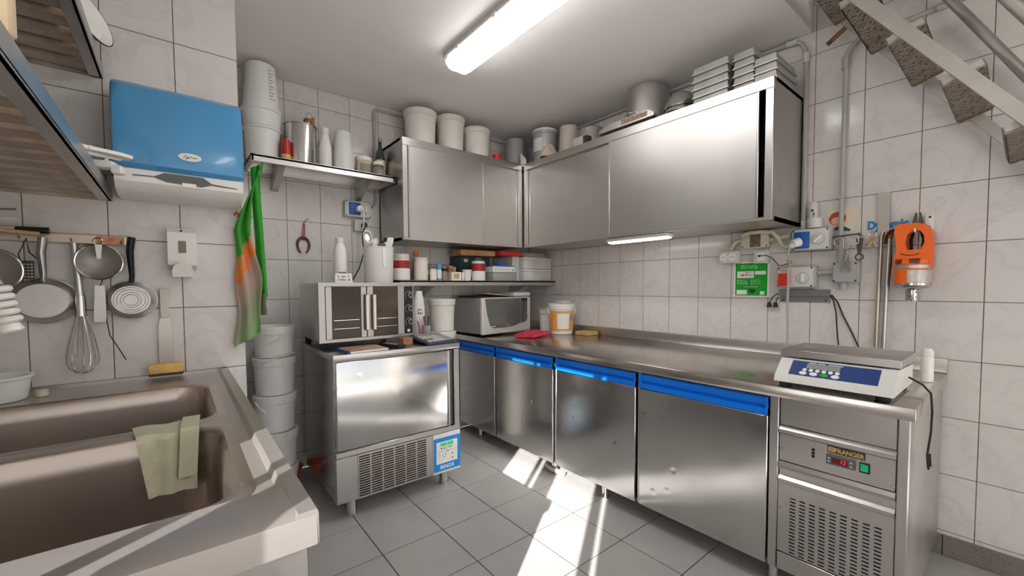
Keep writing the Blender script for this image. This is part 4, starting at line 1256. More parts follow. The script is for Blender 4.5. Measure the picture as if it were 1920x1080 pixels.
for k, (a, b, c_, e) in enumerate(((-0.15, 0.15, -0.085, 0.075), (-0.14, 0.145, -0.08, 0.07), (-0.12, 0.14, -0.06, 0.07))):
    M().sheet(lambda u, v, a=a, b=b, c_=c_, e=e, k=k: (a + (b - a) * u + 0.008 * math.sin(7 * v + k), c_ + (e - c_) * v + 0.008 * math.sin(6 * u + 2 * k), 0.0075 + 0.0085 * k + 0.003 * math.sin(9 * u + k) * math.cos(5 * v)), 20, 12, 0.007).put('fold', REDC, t)
M().tube([(-0.15, -0.085, 0.012), (0.0, -0.093, 0.014), (0.15, -0.087, 0.013)], 0.0105, 10).put('folded_edge', REDC, t)
t = thing('orange_label_bucket', 'white lidded bucket with orange label on the worktop', 'bucket', (-0.19, -0.62, ZW))
bucket_parts(t, 0.102, 0.235, WPLAS, True, (-40, 62), 0.088)
M().lathe([(0.0915, 0.03), (0.0925, 0.03), (0.1015, 0.185), (0.1005, 0.185)], seg=26, a0=R(160), a1=R(310)).put('orange_label', ORLABEL, t)
M().lathe([(0.0933, 0.045), (0.0940, 0.045), (0.1006, 0.165), (0.0999, 0.165)], seg=12, a0=R(205), a1=R(262)).put('white_label_field', LABELW, t)
M().lathe([(0.0985, 0.11), (0.0992, 0.11), (0.1022, 0.155), (0.1015, 0.155)], seg=4, a0=R(268), a1=R(282)).put('small_mark', mat('purple_grey_mark', (150, 136, 160), 0.6), t)
M().box(-0.03, 0.055, -0.045, 0.03, 0.239, 0.262, 0.005, 2).put('small_box_on_lid', LGPLAS, t)
t = thing('white_tub', 'white plastic tub with pinkish lid between microwave and orange label bucket', 'tub', (-0.125, -0.385, ZW))
M().lathe([(0, 0), (0.058, 0), (0.066, 0.14), (0, 0.14)], seg=24).put('tub', LABELW, t)
M().cyl((0, 0, 0.14), 0.070, 0.045, 24, b=0.006).put('lid', mat('pinkish_lid', (212, 198, 192), 0.5), t)
t = thing('wooden_block', 'small pale wooden block against the backsplash corner', 'block', (-0.10, -0.80, ZW), 0)
M().box(-0.06, 0.06, -0.07, 0.06, 0, 0.028, 0.003).put('block', WOOD, t)

# ------------------------------------------------------------------ low shelf of jars and boxes
ZL = 1.225


def jar(name, label, x, y, r, h, body, lid, lidh=0.03, label_m=None, lz=(0.1, 0.5), cat='jar', lz2=None, label2=None):
    t = thing(name, label, cat, (x, y, ZL), 0, 'jars on the low shelf')
    hb = h - lidh
    M().lathe([(0, 0), (r - 0.004, 0), (r, 0.005), (r, hb - 0.012), (r * 0.9, hb), (0, hb)], seg=26).put('body', body, t)
    M().cyl((0, 0, hb), r * 0.96, lidh, 24, b=0.003).put('lid', lid, t)
    if label_m:
        M().lathe([(r + 0.0004, hb * lz[0]), (r + 0.0009, hb * lz[0]), (r + 0.0009, hb * lz[1]), (r + 0.0004, hb * lz[1])], seg=26).put('label', label_m, t)
    if label2:
        M().lathe([(r + 0.0004, hb * lz2[0]), (r + 0.0009, hb * lz2[0]), (r + 0.0009, hb * lz2[1]), (r + 0.0004, hb * lz2[1])], seg=26).put('upper_label', label2, t)
    return t


jar('sprinkle_jar', 'large white lidded jar with red and white label on the low shelf', -1.382, -0.27, 0.058, 0.178, LABELW, mat('cream_lid', (216, 208, 196), 0.5), 0.036, LABELW, (0.06, 0.55), lz2=(0.57, 0.94), label2=MAROON)
jar('sprinkle_jar', 'partly hidden dark red jar behind the large red and white jar', -1.355, -0.14, 0.050, 0.135, MAROON, WPLAS, 0.022, LABELW, (0.06, 0.45))
jar('orange_cap_jar', 'white printed jar with orange stopper on the low shelf', -1.235, -0.27, 0.048, 0.158, mat('cream_print', (222, 214, 204), 0.5, var=0.06, vs=40), WPLAS, 0.016)
t = thing('orange_cap_bottle', 'small bottle with bright orange cap behind the white printed jar', 'bottle', (-1.215, -0.15, ZL))
M().lathe([(0, 0), (0.028, 0), (0.030, 0.14), (0.014, 0.18), (0, 0.18)], seg=20).put('bottle', mat('peach_bottle', (210, 180, 154), 0.4), t)
M().cyl((0, 0, 0.18), 0.020, 0.036, 18, b=0.003).put('cap', mat('amber_cap', (226, 128, 36), 0.4), t)
jar('brown_jar', 'small brown jar with pale lid beside the white printed jar', -1.172, -0.20, 0.033, 0.145, BROWNJ, WPLAS, 0.022, LABELW, (0.35, 0.6))
jar('white_spice_tub', 'small plain white tub before the brown jar', -1.155, -0.30, 0.024, 0.082, LABELW, LABELW, 0.012)
jar('blue_cap_bottle', 'small white bottle with light blue cap on the low shelf', -1.098, -0.28, 0.020, 0.120, LABELW, SKYB, 0.042, SKYB, (0.05, 0.2), 'bottle')
jar('black_cap_jar', 'small spice jar with black cap on the low shelf', -1.048, -0.27, 0.024, 0.088, mat('spice_glass', (150, 130, 114), 0.2, var=0.3, vs=40), BLACK, 0.020)
jar('amber_jar', 'low round amber spice jar behind the tea box', -1.005, -0.18, 0.030, 0.108, BROWNJ, mat('rose_lid', (206, 150, 120), 0.4), 0.02)
jar('amber_jar', 'second amber spice jar behind the tea box with orange lid', -0.938, -0.165, 0.024, 0.115, mat('orange_glass', (190, 130, 90), 0.3), mat('rose_lid', (206, 150, 120), 0.4), 0.022)
t = thing('tea_box', 'small white carton with green picture on the low shelf', 'box', (-0.955, -0.28, ZL), -3)
M().box(-0.052, 0.052, -0.03, 0.035, 0, 0.062, 0.001).put('carton', LABELW, t)
M().box(-0.034, 0.010, -0.031, -0.030, 0.014, 0.052).put('picture', mat('green_yellow_print', (176, 196, 110), 0.5, c2=(206, 110, 90), vs=60), t)
M().box(0.028, 0.034, -0.031, -0.030, 0.0, 0.062).put('green_stripe', GREENL, t)
t = thing('plastic_cup', 'small white ribbed plastic cup beside the tea box', 'cup', (-0.859, -0.28, ZL))
M().lathe([(0, 0), (0.028, 0), (0.036, 0.075), (0.039, 0.076), (0.039, 0.082), (0, 0.082)], seg=24).put('cup', WPLAS, t)
t = thing('foil_tray', 'low pale plastic tray behind the white ribbed cup', 'tray', (-0.945, -0.085, ZL))
M().box(-0.07, 0.08, -0.05, 0.05, 0, 0.11, 0.006, 2).put('tray', FROST, t)
jar('sprinkle_jar', 'tall jar with red panels and white label before the shelf boxes', -0.762, -0.29, 0.054, 0.150, LABELW, mat('cream_lid', (216, 208, 196), 0.5), 0.010, LABELW, (0.06, 0.50), lz2=(0.52, 0.93), label2=MAROON)
t = thing('clear_container', 'low grey translucent plastic container under the white blue box', 'container', (-0.535, -0.27, ZL))
M().box(-0.125, 0.115, -0.075, 0.095, 0, 0.064, 0.006, 2).put('tub', mat('grey_clear_plastic', (176, 178, 178), 0.25, trans=0.25), t)
M().box(-0.130, 0.120, -0.080, 0.098, 0.064, 0.070, 0.002).put('lid', LGPLAS, t)
t = thing('flat_carton', 'flat white and blue printed carton lying on the translucent container', 'box', (-0.535, -0.26, ZL + 0.071))
M().box(-0.118, 0.105, -0.072, 0.085, 0, 0.046, 0.001).put('carton', LABELW, t)
M().box(-0.1185, 0.1055, -0.0725, 0.0855, 0.040, 0.0465).put('blue_edge', mat('blue_print', (60, 116, 176), 0.4), t)
scribble(t, -0.10, 0.05, 0.012, 0.026, -0.0722, mat('faded_orange_ink', (206, 176, 150), 0.6))
scribble(t, 0.072, 0.098, 0.008, 0.022, -0.0722)
t = thing('blue_funnel', 'small bright blue plastic funnel lying on the flat carton', 'funnel', (-0.525, -0.26, ZL + 0.118))
M().lathe([(0.040, 0), (0.040, 0.004), (0.010, 0.026), (0.010, 0.034), (0.008, 0.034), (0.008, 0.026), (0.037, 0.0)], seg=20).put('funnel', BLUEH, t)
t = thing('green_box', 'dark green cardboard box behind the red panelled jar', 'box', (-0.70, -0.11, ZL))
M().box(-0.15, 0.14, -0.055, 0.10, 0.0, 0.195, 0.003).put('box', DKGREEN, t)
M().box(-0.115, -0.080, -0.0612, -0.06, 0.148, 0.172).put('white_patch', LABELW, t)
M().box(-0.01, 0.05, -0.0612, -0.06, 0.140, 0.188).put('pale_band', mat('sage_print', (96, 124, 116), 0.5), t)
t = thing('wooden_box', 'worn flat wooden box lid lying on the dark green box', 'box', (-0.72, -0.17, ZL + 0.196), -2)
M().box(-0.165, 0.155, -0.075, 0.11, 0.0, 0.042, 0.002).put('box', WOODD, t)
t = thing('red_folder', 'red folder lying flat under the wall cabinet corner', 'folder', (-0.445, -0.18, ZL + 0.204), 0)
M().box(-0.115, 0.115, -0.13, 0.14, 0.0, 0.034, 0.003).put('folder', mat('red_folder', (196, 52, 46), 0.5, var=0.08), t)
t = thing('grey_box_file', 'grey upright plastic box under the red folder', 'box', (-0.375, -0.13, ZL))
M().box(-0.04, 0.035, -0.15, 0.11, 0, 0.203, 0.003).put('box', LGPLAS, t)
for i, (dz, lab) in enumerate(((0.002, 'lower translucent plastic box at the wall end of the low shelf'), (0.100, 'upper translucent plastic box at the wall end of the low shelf'))):
    t = thing('storage_box', lab, 'box', (-0.17, -0.21, ZL + dz), 0, 'storage boxes on the low shelf')
    M().box(-0.155, 0.155, -0.115, 0.15, 0, 0.080, 0.006, 2).put('tub', mat('milky_plastic', (206, 204, 200), 0.4, var=0.1, vs=8), t)
    M().box(-0.160, 0.160, -0.120, 0.155, 0.080, 0.095, 0.003).put('lid', WPLAS, t)
t = thing('paper_pile', 'uneven pile of old papers lying on the storage boxes', 'papers', (-0.21, -0.20, ZL + 0.197))
for k in range(5):
    M().box(-0.10 + 0.008 * math.sin(3 * k), 0.13 + 0.01 * math.cos(2 * k), -0.13 + 0.006 * k, 0.14, 0.0072 * k, 0.0072 * k + 0.006, 0.001).put('sheet', mat('old_paper%d' % (k % 2), ((214, 204, 188), (150, 124, 100))[k % 2], 0.8), t)

# ------------------------------------------------------------------ counting scale on the worktop
sc = thing('counting_scale', 'white electronic scale with navy keypad panel on the worktop end', 'scale', (-0.62, -2.522, ZW), -90)
# local x +-0.175, front towards -y
bp_ = [(-0.195, 0.018), (0.15, 0.018), (0.15, 0.085), (-0.115, 0.098), (-0.185, 0.040)]
M().prism(bp_, 'yz', -0.170, 0.170).put('case', mat('scale_white', (208, 208, 204), 0.4, var=0.02), sc)
n_ = Vector((0, -0.058, 0.07)).normalized()
ang = math.atan2(0.058, 0.070)
PMX = Matrix.Translation((0, -0.150, 0.0690)) @ Matrix.Rotation(ang - 0.0, 4, 'X')
pl = M().box(-0.128, 0.128, -0.035, 0.036, -0.001, 0.0012, mx=PMX).put('keypad_panel', NAVY, sc)
M().box(-0.080, 0.020, 0.002, 0.026, 0.001, 0.0022, mx=PMX).put('display', LCD, pl)
for i in range(6):
    M().lathe([(0, 0), (0.0068, 0), (0.0068, 0.0016), (0, 0.0016)], seg=14, mx=PMX @ Matrix.Translation((-0.082 + 0.0195 * i, -0.006, 0.001))).put('key', LABELW, pl)
for i, mk in enumerate((LABELW, LABELW, GREENL, LABELW)):
    M().lathe([(0, 0), (0.010, 0), (0.010, 0.0018), (0, 0.0018)], seg=16, mx=PMX @ Matrix.Translation((-0.084 + 0.032 * i, -0.0225, 0.001)) @ Matrix.Diagonal((1.2, 0.8, 1, 1))).put('large_key', mk, pl)
for a, b in ((-0.076, -0.052), (-0.048, -0.026), (-0.016, 0.026)):
    M().box(a, b, 0.0285, 0.031, 0.0011, 0.0016, mx=PMX).put('printed_line', LABELW, pl)
pan = M().box(-0.172, 0.174, -0.118, 0.165, 0.104, 0.109, 0.001).put('weighing_pan', STEELH, sc)
for a in ((-0.172, 0.174, -0.120, -0.117), (-0.172, 0.174, 0.164, 0.167), (-0.174, -0.171, -0.120, 0.167), (0.173, 0.176, -0.120, 0.167)):
    M().box(a[0], a[1], a[2], a[3], 0.104, 0.130, 0.0008).put('pan_edge', STEELH, pan)
M().box(-0.12, 0.12, -0.08, 0.11, 0.085, 0.105).put('pan_support', DARK, sc)
for x in (-0.14, 0.14):
    for y in (-0.165, 0.12):
        M().cyl((x, y, 0), 0.020, 0.019, 16, b=0.002).put('foot', RUBBER, sc)
M().tube([(0.172, 0.06, 0.05), (0.21, 0.03, 0.035), (0.236, -0.02, 0.018), (0.245, -0.07, -0.03), (0.243, -0.06, -0.10), (0.240, -0.10, -0.17), (0.241, -0.07, -0.22), (0.240, -0.04, -0.18), (0.241, -0.02, -0.225)], 0.0032, 6).put('power_cord', RUBBER, sc)
t = thing('glue_bottle', 'small white bottle standing behind the scale at the worktop end', 'bottle', (-0.30, -2.712, ZW))
M().lathe([(0, 0), (0.018, 0), (0.019, 0.004), (0.019, 0.09), (0.016, 0.10), (0, 0.10)], seg=18).put('bottle', WPLAS, t)
M().lathe([(0, 0.10), (0.0185, 0.10), (0.0185, 0.118), (0.012, 0.130), (0, 0.132)], seg=18).put('cap', FROST, t)

# ------------------------------------------------------------------ electrical fittings and tools on the right wall
# local frame: x towards the camera along the wall, -y out of the wall


def rw(name, label, cat, y, z, group=None):
    return thing(name, label, cat, (0, y, z), -90, group)


t = rw('green_notice', 'green printed notice sheet on the tiles below the double socket', 'notice', -1.952, 1.214)
M().box(-0.095, 0.095, -0.0022, -0.001, -0.100, 0.100).put('clear_sleeve', LABELW, t)
M().box(-0.086, 0.084, -0.0030, -0.0020, -0.094, 0.093).put('sheet', GREENL, t)
for x0, x1, z0, z1 in ((-0.076, 0.014, 0.008, 0.046), (0.020, 0.076, 0.026, 0.046), (-0.078, -0.022, -0.088, -0.062), (0.048, 0.070, -0.088, -0.068)):
    M().box(x0, x1, -0.0036, -0.0028, z0, z1).put('white_field', LABELW, t)
scribble(t, -0.055, 0.03, 0.074, 0.080, -0.0030, LABELW)
scribble(t, -0.055, 0.036, 0.063, 0.069, -0.0030, LABELW)
scribble(t, -0.060, 0.008, 0.018, 0.030, -0.0036, MAROON)
scribble(t, -0.040, 0.008, 0.036, 0.041, -0.0036)
for k in range(3):
    M().cyl((-0.072, -0.0036, -0.006 - 0.010 * k), 0.003, 0.001, 8, 'y').put('bullet', LABELW, t)
    M().cyl((0.004, -0.0036, -0.006 - 0.010 * k), 0.003, 0.001, 8, 'y').put('bullet', LABELW, t)
    scribble(t, -0.064, -0.018, -0.008 - 0.010 * k, -0.004 - 0.010 * k, -0.0030, LABELW)
    scribble(t, 0.012, 0.050, -0.008 - 0.010 * k, -0.004 - 0.010 * k, -0.0030, LABELW)
scribble(t, -0.036, 0.036, -0.046, -0.041, -0.0030, LABELW)
M().prism([(-0.010, -0.056), (0.022, -0.056), (0.022, -0.066), (0.028, -0.066), (0.006, -0.082), (-0.016, -0.066), (-0.010, -0.066)], 'xz', -0.0038, -0.0028).put('black_arrow', INK, t)

t = rw('double_socket', 'beige surface double socket on the right wall above the green notice', 'socket', -1.843, 1.345)
M().box(-0.055, 0.055, -0.045, -0.0048, -0.036, 0.036, 0.005, 2).put('box', LGPLAS, t)
for x in (-0.026, 0.022):
    s_ = M().cyl((x, -0.050, 0), 0.023, 0.006, 20, 'y').put('socket_face', WPLAS, t)
    for dx in (-0.009, 0.0, 0.009):
        M().cyl((x + dx, -0.0506, 0), 0.0024, 0.002, 8, 'y').put('pin_hole', BLACK, s_)
t = rw('junction_box', 'dirty beige junction box under the long wall cabinet end', 'junction box', -1.982, 1.432)
M().box(-0.074, 0.070, -0.042, -0.001, -0.044, 0.042, 0.004, 2).put('box', BEIGEP, t)
M().box(-0.026, 0.030, -0.0435, -0.041, -0.038, 0.036, 0.001).put('stained_label', mat('grimy_label', (112, 98, 80), 0.8, var=0.4, vs=50), t)
for x in (-0.064, 0.060):
    for z in (-0.034, 0.032):
        M().cyl((x, -0.0435, z), 0.004, 0.003, 8, 'y').put('screw', BLACK, t)
M().tube([(-0.074, -0.022, 0.005), (-0.11, -0.024, 0.0), (-0.130, -0.024, -0.028), (-0.134, -0.024, -0.046)], 0.013, 10).put('flexible_conduit', BEIGEP, t)
M().tube([(0.070, -0.022, -0.002), (0.10, -0.024, 0.0), (0.176, -0.03, 0.011)], 0.014, 10).put('flexible_conduit', BEIGEP, t)
M().tube([(-0.06, -0.058, 0.032), (-0.02, -0.058, 0.042), (0.04, -0.058, 0.042), (0.095, -0.056, 0.034), (0.120, -0.052, 0.0), (0.135, -0.028, -0.04), (0.165, -0.028, -0.052), (0.181, -0.028, -0.05)], 0.011, 10).put('looped_conduit', BEIGEP, t)
for k in range(14):
    M().cyl((0.082 + 0.0075 * k, -0.024 - 0.0005 * k, -0.001 + 0.0009 * k), 0.0155, 0.0035, 12, 'x').put('conduit_ring', BEIGEP, t)
t = rw('single_socket', 'small square cream outlet with a thin black cable beside the notice', 'socket', -2.011, 1.339)
M().box(-0.038, 0.038, -0.030, -0.0048, -0.037, 0.034, 0.004, 2).put('box', LGPLAS, t)
M().box(-0.022, 0.022, -0.033, -0.029, -0.022, 0.022, 0.003).put('plate', WPLAS, t)
M().cyl((-0.006, -0.040, 0.004), 0.006, 0.008, 10, 'y').put('plug', BLACK, t)
M().tube([(-0.006, -0.040, 0.004), (0.03, -0.042, 0.006), (0.06, -0.042, -0.01), (0.095, -0.045, -0.055), (0.12, -0.045, -0.052), (0.16, -0.06, -0.038)], 0.0022, 6).put('thin_cable', RUBBER, t)


def isocket(name, label, y, z, colour, sq, kx, kz, wd, ht):
    t = rw(name, label, 'socket', y, z)
    M().box(-wd, wd, -0.055, -0.0048, -ht, ht, 0.006, 2).put('box', GPLAS, t)
    M().box(-wd + 0.004, wd - 0.010, -0.062, -0.054, -ht + 0.004, ht - 0.004, 0.004, 2).put('cover', LGPLAS, t)
    c = M().box(sq[0], sq[1], -0.072, -0.061, sq[2], sq[3], 0.004, 2).put('socket_flap', colour, t)
    k = M().cyl((kx, -0.068, kz), 0.026, 0.007, 26, 'y').put('switch_dial', LGPLAS, t)
    M().box(-0.023, 0.023, -0.004, 0.004, -0.008, 0.008, 0.003, mx=Matrix.Translation((kx, -0.074, kz)) @ Matrix.Rotation(R(-45 if colour is BLUES else 90), 4, 'Y')).put('switch_bar', WPLAS, k)
    M().tube([(kx + 0.027 * math.cos(i * 0.2856), -0.0625, kz + 0.027 * math.sin(i * 0.2856)) for i in range(22)], 0.002, 6, closed=True).put('dial_ring', GPLAS, k)
    for x in (-wd + 0.010, wd - 0.017):
        for zz in (-ht + 0.010, ht - 0.010):
            M().cyl((x, -0.0635, zz), 0.0042, 0.003, 8, 'y').put('screw', BLACK, t)
    return t


t = isocket('interlocked_socket', 'grey interlocked socket box with blue flap and switch dial', -2.252, 1.412, BLUES, (-0.073, -0.004, -0.045, 0.040), 0.032, 0.000, 0.086, 0.056)
pgm = Matrix.Rotation(R(112), 4, 'X') @ Matrix.Rotation(R(-32), 4, 'Y')
M().cyl((-0.046, -0.072, -0.010), 0.024, 0.038, 20, pgm, 0.020, b=0.003).put('plug', WPLAS, t)
M().cyl((-0.066, -0.103, -0.028), 0.018, 0.022, 20, pgm, 0.011, b=0.003).put('plug_collar', LGPLAS, t)
M().tube([(-0.074, -0.118, -0.038), (-0.082, -0.115, -0.07), (-0.082, -0.09, -0.12), (-0.086, -0.092, -0.15), (-0.086, -0.092, -0.26), (-0.092, -0.075, -0.35), (-0.094, -0.06, -0.50), (-0.096, -0.06, -0.548)], 0.0058, 8).put('grey_cable', GPLAS, t)
for k in range(6):
    M().lathe([(0.0, -0.008), (0.011, 0.0), (0.0, 0.008)], (-0.080 + 0.006 * math.sin(2.1 * k), -0.100 + 0.004 * math.cos(k), -0.085 - 0.010 * k), 8).put('tape_knot', BEIGEP, t)
t = isocket('interlocked_socket', 'lower grey socket box with red flap beside the square conduit box', -2.188, 1.222, RED, (-0.078, -0.022, -0.048, 0.036), 0.034, -0.005, 0.088, 0.056)
M().box(-0.078, -0.022, -0.0735, -0.0715, 0.020, 0.034).put('flap_edge', BEIGEP, t)
t = rw('conduit_box', 'plain square grey conduit box behind the hanging scissors', 'junction box', -2.394, 1.241)
M().box(-0.052, 0.052, -0.050, -0.001, -0.050, 0.050, 0.003, 2).put('box', GPLAS, t)
M().box(-0.049, 0.046, -0.058, -0.049, -0.048, 0.048, 0.003).put('cover', mat('mid_grey_cover', (158, 160, 160), 0.45), t)
for x in (-0.042, 0.040):
    for z in (-0.041, 0.041):
        M().cyl((x, -0.0595, z), 0.0042, 0.003, 8, 'y').put('screw', BLACK, t)
M().cyl((-0.012, -0.028, -0.082), 0.015, 0.034, 12).put('cable_gland', GPLAS, t)
M().tube([(-0.052, -0.028, 0.002), (-0.080, -0.028, 0.002), (-0.116, -0.028, 0.002)], [0.014, 0.010, 0.014], 12).put('conduit_link', GPLAS, t)
M().tube([(-0.028, -0.020, 0.05), (-0.028, -0.020, 0.30), (-0.026, -0.020, 1.02), (-0.020, -0.020, 1.06), (0.005, -0.020, 1.095), (0.03, -0.020, 1.11)], 0.0105, 12).put('grey_conduit', GPLAS, t)
for z in (0.05, 0.985):
    M().cyl((-0.028, -0.020, z), 0.0145, 0.055, 14).put('conduit_coupling', GPLAS, t)
M().box(-0.046, -0.010, -0.033, -0.001, 0.362, 0.374, 0.002).put('conduit_clip', GPLAS, t)
t = rw('grey_conduit', 'grey electrical conduit bending down beside the long wall cabinet', 'conduit', -2.208, 1.465)
M().tube([(0.0, -0.016, 0.004), (0.0, -0.016, 0.30), (-0.006, -0.016, 0.88), (-0.012, -0.016, 0.93), (-0.03, -0.016, 0.967), (-0.062, -0.016, 0.985), (-0.40, -0.016, 0.988), (-2.19, -0.016, 0.988)], 0.0105, 12).put('pipe', GPLAS, t)
M().cyl((-0.006, -0.016, 0.858), 0.0145, 0.05, 14).put('coupling', LGPLAS, t)
M().cyl((-0.095, -0.016, 0.986), 0.0145, 0.05, 14, 'x').put('coupling', LGPLAS, t)
M().cyl((0.0, -0.016, 0.004), 0.0145, 0.045, 14).put('coupling', LGPLAS, t)
t = rw('upper_conduit', 'short level grey conduit on the wall behind the stair rail', 'conduit', -2.62, 2.357)
M().tube([(-0.10, -0.014, -0.010), (0.09, -0.014, 0.004), (0.30, -0.014, 0.02)], 0.010, 10).put('pipe', GPLAS, t)
M().cyl((0.055, -0.014, 0.002), 0.014, 0.03, 12, 'x').put('coupling', BEIGEP, t)

t = rw('grey_bottle', 'light grey bottle with black marks standing on the blue flap socket box', 'bottle', -2.262, 1.469)
M().cyl((0.0, -0.034, 0), 0.034, 0.050, 24, b=0.002).put('core', LGPLAS, t)
M().lathe([(0, 0.05), (0.021, 0.05), (0.022, 0.09), (0.018, 0.125), (0.012, 0.134), (0, 0.136)], (-0.008, -0.034, 0), 20).put('bottle', LGPLAS, t)
scribble(t, -0.020, 0.004, 0.058, 0.075, -0.0555)
scribble(t, -0.012, 0.006, 0.080, 0.096, -0.0555)
t = rw('portrait_card', 'printed card with a red haired child portrait behind the conduit', 'card', -2.366, 1.497)
M().prism([(-0.069, 0.063), (0.0, 0.056), (0.070, 0.050), (0.046, -0.058), (-0.046, -0.044)], 'xz', -0.003, -0.001).put('card', mat('cream_print_card', (214, 202, 178), 0.6, var=0.08), t)
M().lathe([(0, 0), (0.034, 0), (0.034, 0.0006), (0, 0.0006)], seg=22, mx=Matrix.Translation((-0.020, -0.003, 0.012)) @ Matrix.Rotation(R(90), 4, 'X')).put('printed_hair', HAIR, t)
M().lathe([(0, 0), (0.022, 0), (0.022, 0.0006), (0, 0.0006)], seg=18, mx=Matrix.Translation((-0.021, -0.0036, 0.001)) @ Matrix.Rotation(R(90), 4, 'X') @ Matrix.Diagonal((1.1, 0.9, 1, 1))).put('printed_face', SKIN, t)
M().prism([(-0.044, -0.042), (-0.02, -0.026), (0.01, -0.030), (0.036, -0.048), (0.03, -0.054)], 'xz', -0.0038, -0.003).put('printed_blue_shirt', NAVY, t)
t = rw('tool_hook_bar', 'thin dark steel hook bar above the conduit box', 'hook', -2.397, 1.417)
M().tube([(-0.054, -0.066, -0.004), (0.052, -0.066, 0.004)], 0.004, 8).put('bar', mat('dark_iron', (86, 82, 78), 0.4, 0.9), t)
for x in (-0.050, 0.045):
    M().tube([(x, -0.066, 0), (x, -0.002, 0)], 0.003, 6).put('post', mat('dark_iron', (86, 82, 78), 0.4, 0.9), t)
t = rw('scissors', 'open steel kitchen scissors hanging before the conduit box', 'scissors', -2.398, 1.335)
for s_ in (-1, 1):
    M().prism([(s_ * -0.004, 0.022), (s_ * 0.012, 0.020), (s_ * -0.014, -0.10), (s_ * -0.020, -0.085)], 'xz', -0.0725 - 0.003 * s_, -0.0695 - 0.003 * s_).put('blade', CHROME, t)
    cx = s_ * 0.028
    M().tube([(cx + 0.019 * math.cos(i * 0.4488), -0.071, 0.052 + 0.020 * math.sin(i * 0.4488)) for i in range(14)], 0.0032, 8, closed=True).put('finger_ring', CHROME, t)
    M().tube([(s_ * 0.008, -0.071, 0.018), (s_ * 0.013, -0.071, 0.040)], 0.0045, 8).put('shank', CHROME, t)
M().cyl((0, -0.078, 0.004), 0.006, 0.012, 12, 'y').put('pivot', CHROME, t)
t = rw('bottle_opener', 'dark metal opener with ring end hanging beside the scissors', 'opener', -2.448, 1.355)
M().prism([(-0.014, 0.045), (0.012, 0.045), (0.008, -0.005), (0.004, -0.030), (-0.006, -0.030), (-0.010, -0.005)], 'xz', -0.066, -0.058).put('body', mat('dark_iron', (86, 82, 78), 0.4, 0.9), t)
M().tube([(-0.001 + 0.014 * math.cos(i * 0.4488), -0.062, -0.044 + 0.014 * math.sin(i * 0.4488)) for i in range(14)], 0.0036, 8, closed=True).put('ring', mat('dark_iron', (86, 82, 78), 0.4, 0.9), t)
t = rw('cord_ledge', 'grey metal angle ledge under the red flap socket', 'ledge', -2.213, 1.122)
M().prism([(-0.001, 0.034), (-0.024, 0.032), (-0.022, 0.0), (-0.004, -0.002), (-0.004, -0.033), (-0.001, -0.033)], 'yz', -0.112, 0.113).put('angle', mat('grey_metal', (138, 138, 138), 0.4, 0.7), t)
for x in (-0.095, 0.095):
    M().cyl((x, -0.007, -0.022), 0.004, 0.004, 8, 'y').put('screw', BLACK, t)
for k, (x, lab) in enumerate(((-0.160, 'black mains plug hanging at the far end of the angle ledge'), (-0.128, 'black mains plug beside the other plug under the angle ledge'))):
    t = rw('loose_plug', lab, 'plug', -2.213, 1.122)
    M().tube([(-0.1165, -0.018, 0.012 - 0.020 * k), (-0.142 + 0.019 * k, -0.018, -0.006 - 0.016 * k), (x, -0.018, -0.040)], 0.0026, 6).put('cord', RUBBER, t)
    M().lathe([(0, 0), (0.008, 0), (0.013, -0.022), (0.011, -0.026), (0, -0.026)], (x, -0.018, -0.038), 12).put('plug', BLACK, t)
    for dx in (-0.005, 0.005):
        M().cyl((x + dx, -0.018, -0.079), 0.0018, 0.016, 8).put('pin', CHROME, t)
t = rw('hanging_cord', 'straight black cord dropping from the angle ledge behind the scale', 'cord', -2.213, 1.122)
M().tube([(0.117, -0.021, 0.004), (0.130, -0.021, -0.02), (0.142, -0.021, -0.08), (0.148, -0.021, -0.17), (0.156, -0.021, -0.256)], 0.0032, 6).put('cord', RUBBER, t)
t = rw('hanging_cord', 'slanting black cord running from the angle ledge to the dough tool', 'cord', -2.213, 1.122)
M().tube([(0.118, -0.007, 0.008), (0.145, -0.007, -0.03), (0.165, -0.007, -0.09), (0.205, -0.007, -0.18), (0.236, -0.007, -0.256)], 0.0032, 6).put('cord', RUBBER, t)

# long handled peel and the rods beside it
t = rw('oven_peel', 'long steel scraper with wide blade hanging above a bunch of keys', 'scraper', -2.522, 1.424)
M().prism([(-0.021, 0.0), (-0.021, 0.182), (0.021, 0.182), (0.021, 0.0), (0.008, -0.016), (-0.008, -0.016)], 'xz', -0.013, -0.011).put('blade', mat('peel_blade', (176, 170, 162), 0.4, 0.8, var=0.06), t)
M().tube([(0.0, -0.012, 0.0), (-0.006, -0.014, -0.02), (-0.014, -0.016, -0.54)], 0.0085, 12).put('handle', mat('pale_steel_rod', (196, 184, 172), 0.3, 0.9), t)
t = rw('immersion_rod', 'steel blender rod leaning on the wall beside the long scraper', 'rod', -2.546, 1.40)
M().tube([(0.0, -0.024, 0.0), (-0.002, -0.024, -0.10), (-0.010, -0.026, -0.515)], 0.0085, 12).put('rod', STEEL, t)
M().lathe([(0, 0.0), (0.010, 0.0), (0.011, 0.03), (0.008, 0.04), (0, 0.04)], (0.0, -0.024, -0.012), 14).put('copper_end', mat('copper', (188, 106, 66), 0.4, 0.8), t)
M().tube([(0.010, -0.012, 0.03), (0.004, -0.012, -0.02), (0.006, -0.012, -0.12), (0.000, -0.012, -0.24), (-0.006, -0.012, -0.30)], 0.0035, 6).put('cord', RUBBER, t)
kb = rw('key_bunch', 'bunch of keys hanging on a wall hook beside the long scraper', 'keys', -2.487, 1.405)
M().tube([(0.0, -0.001, 0.02), (0.0, -0.03, 0.018), (0.0, -0.034, 0.028)], 0.0025, 6).put('hook', CHROME, kb)
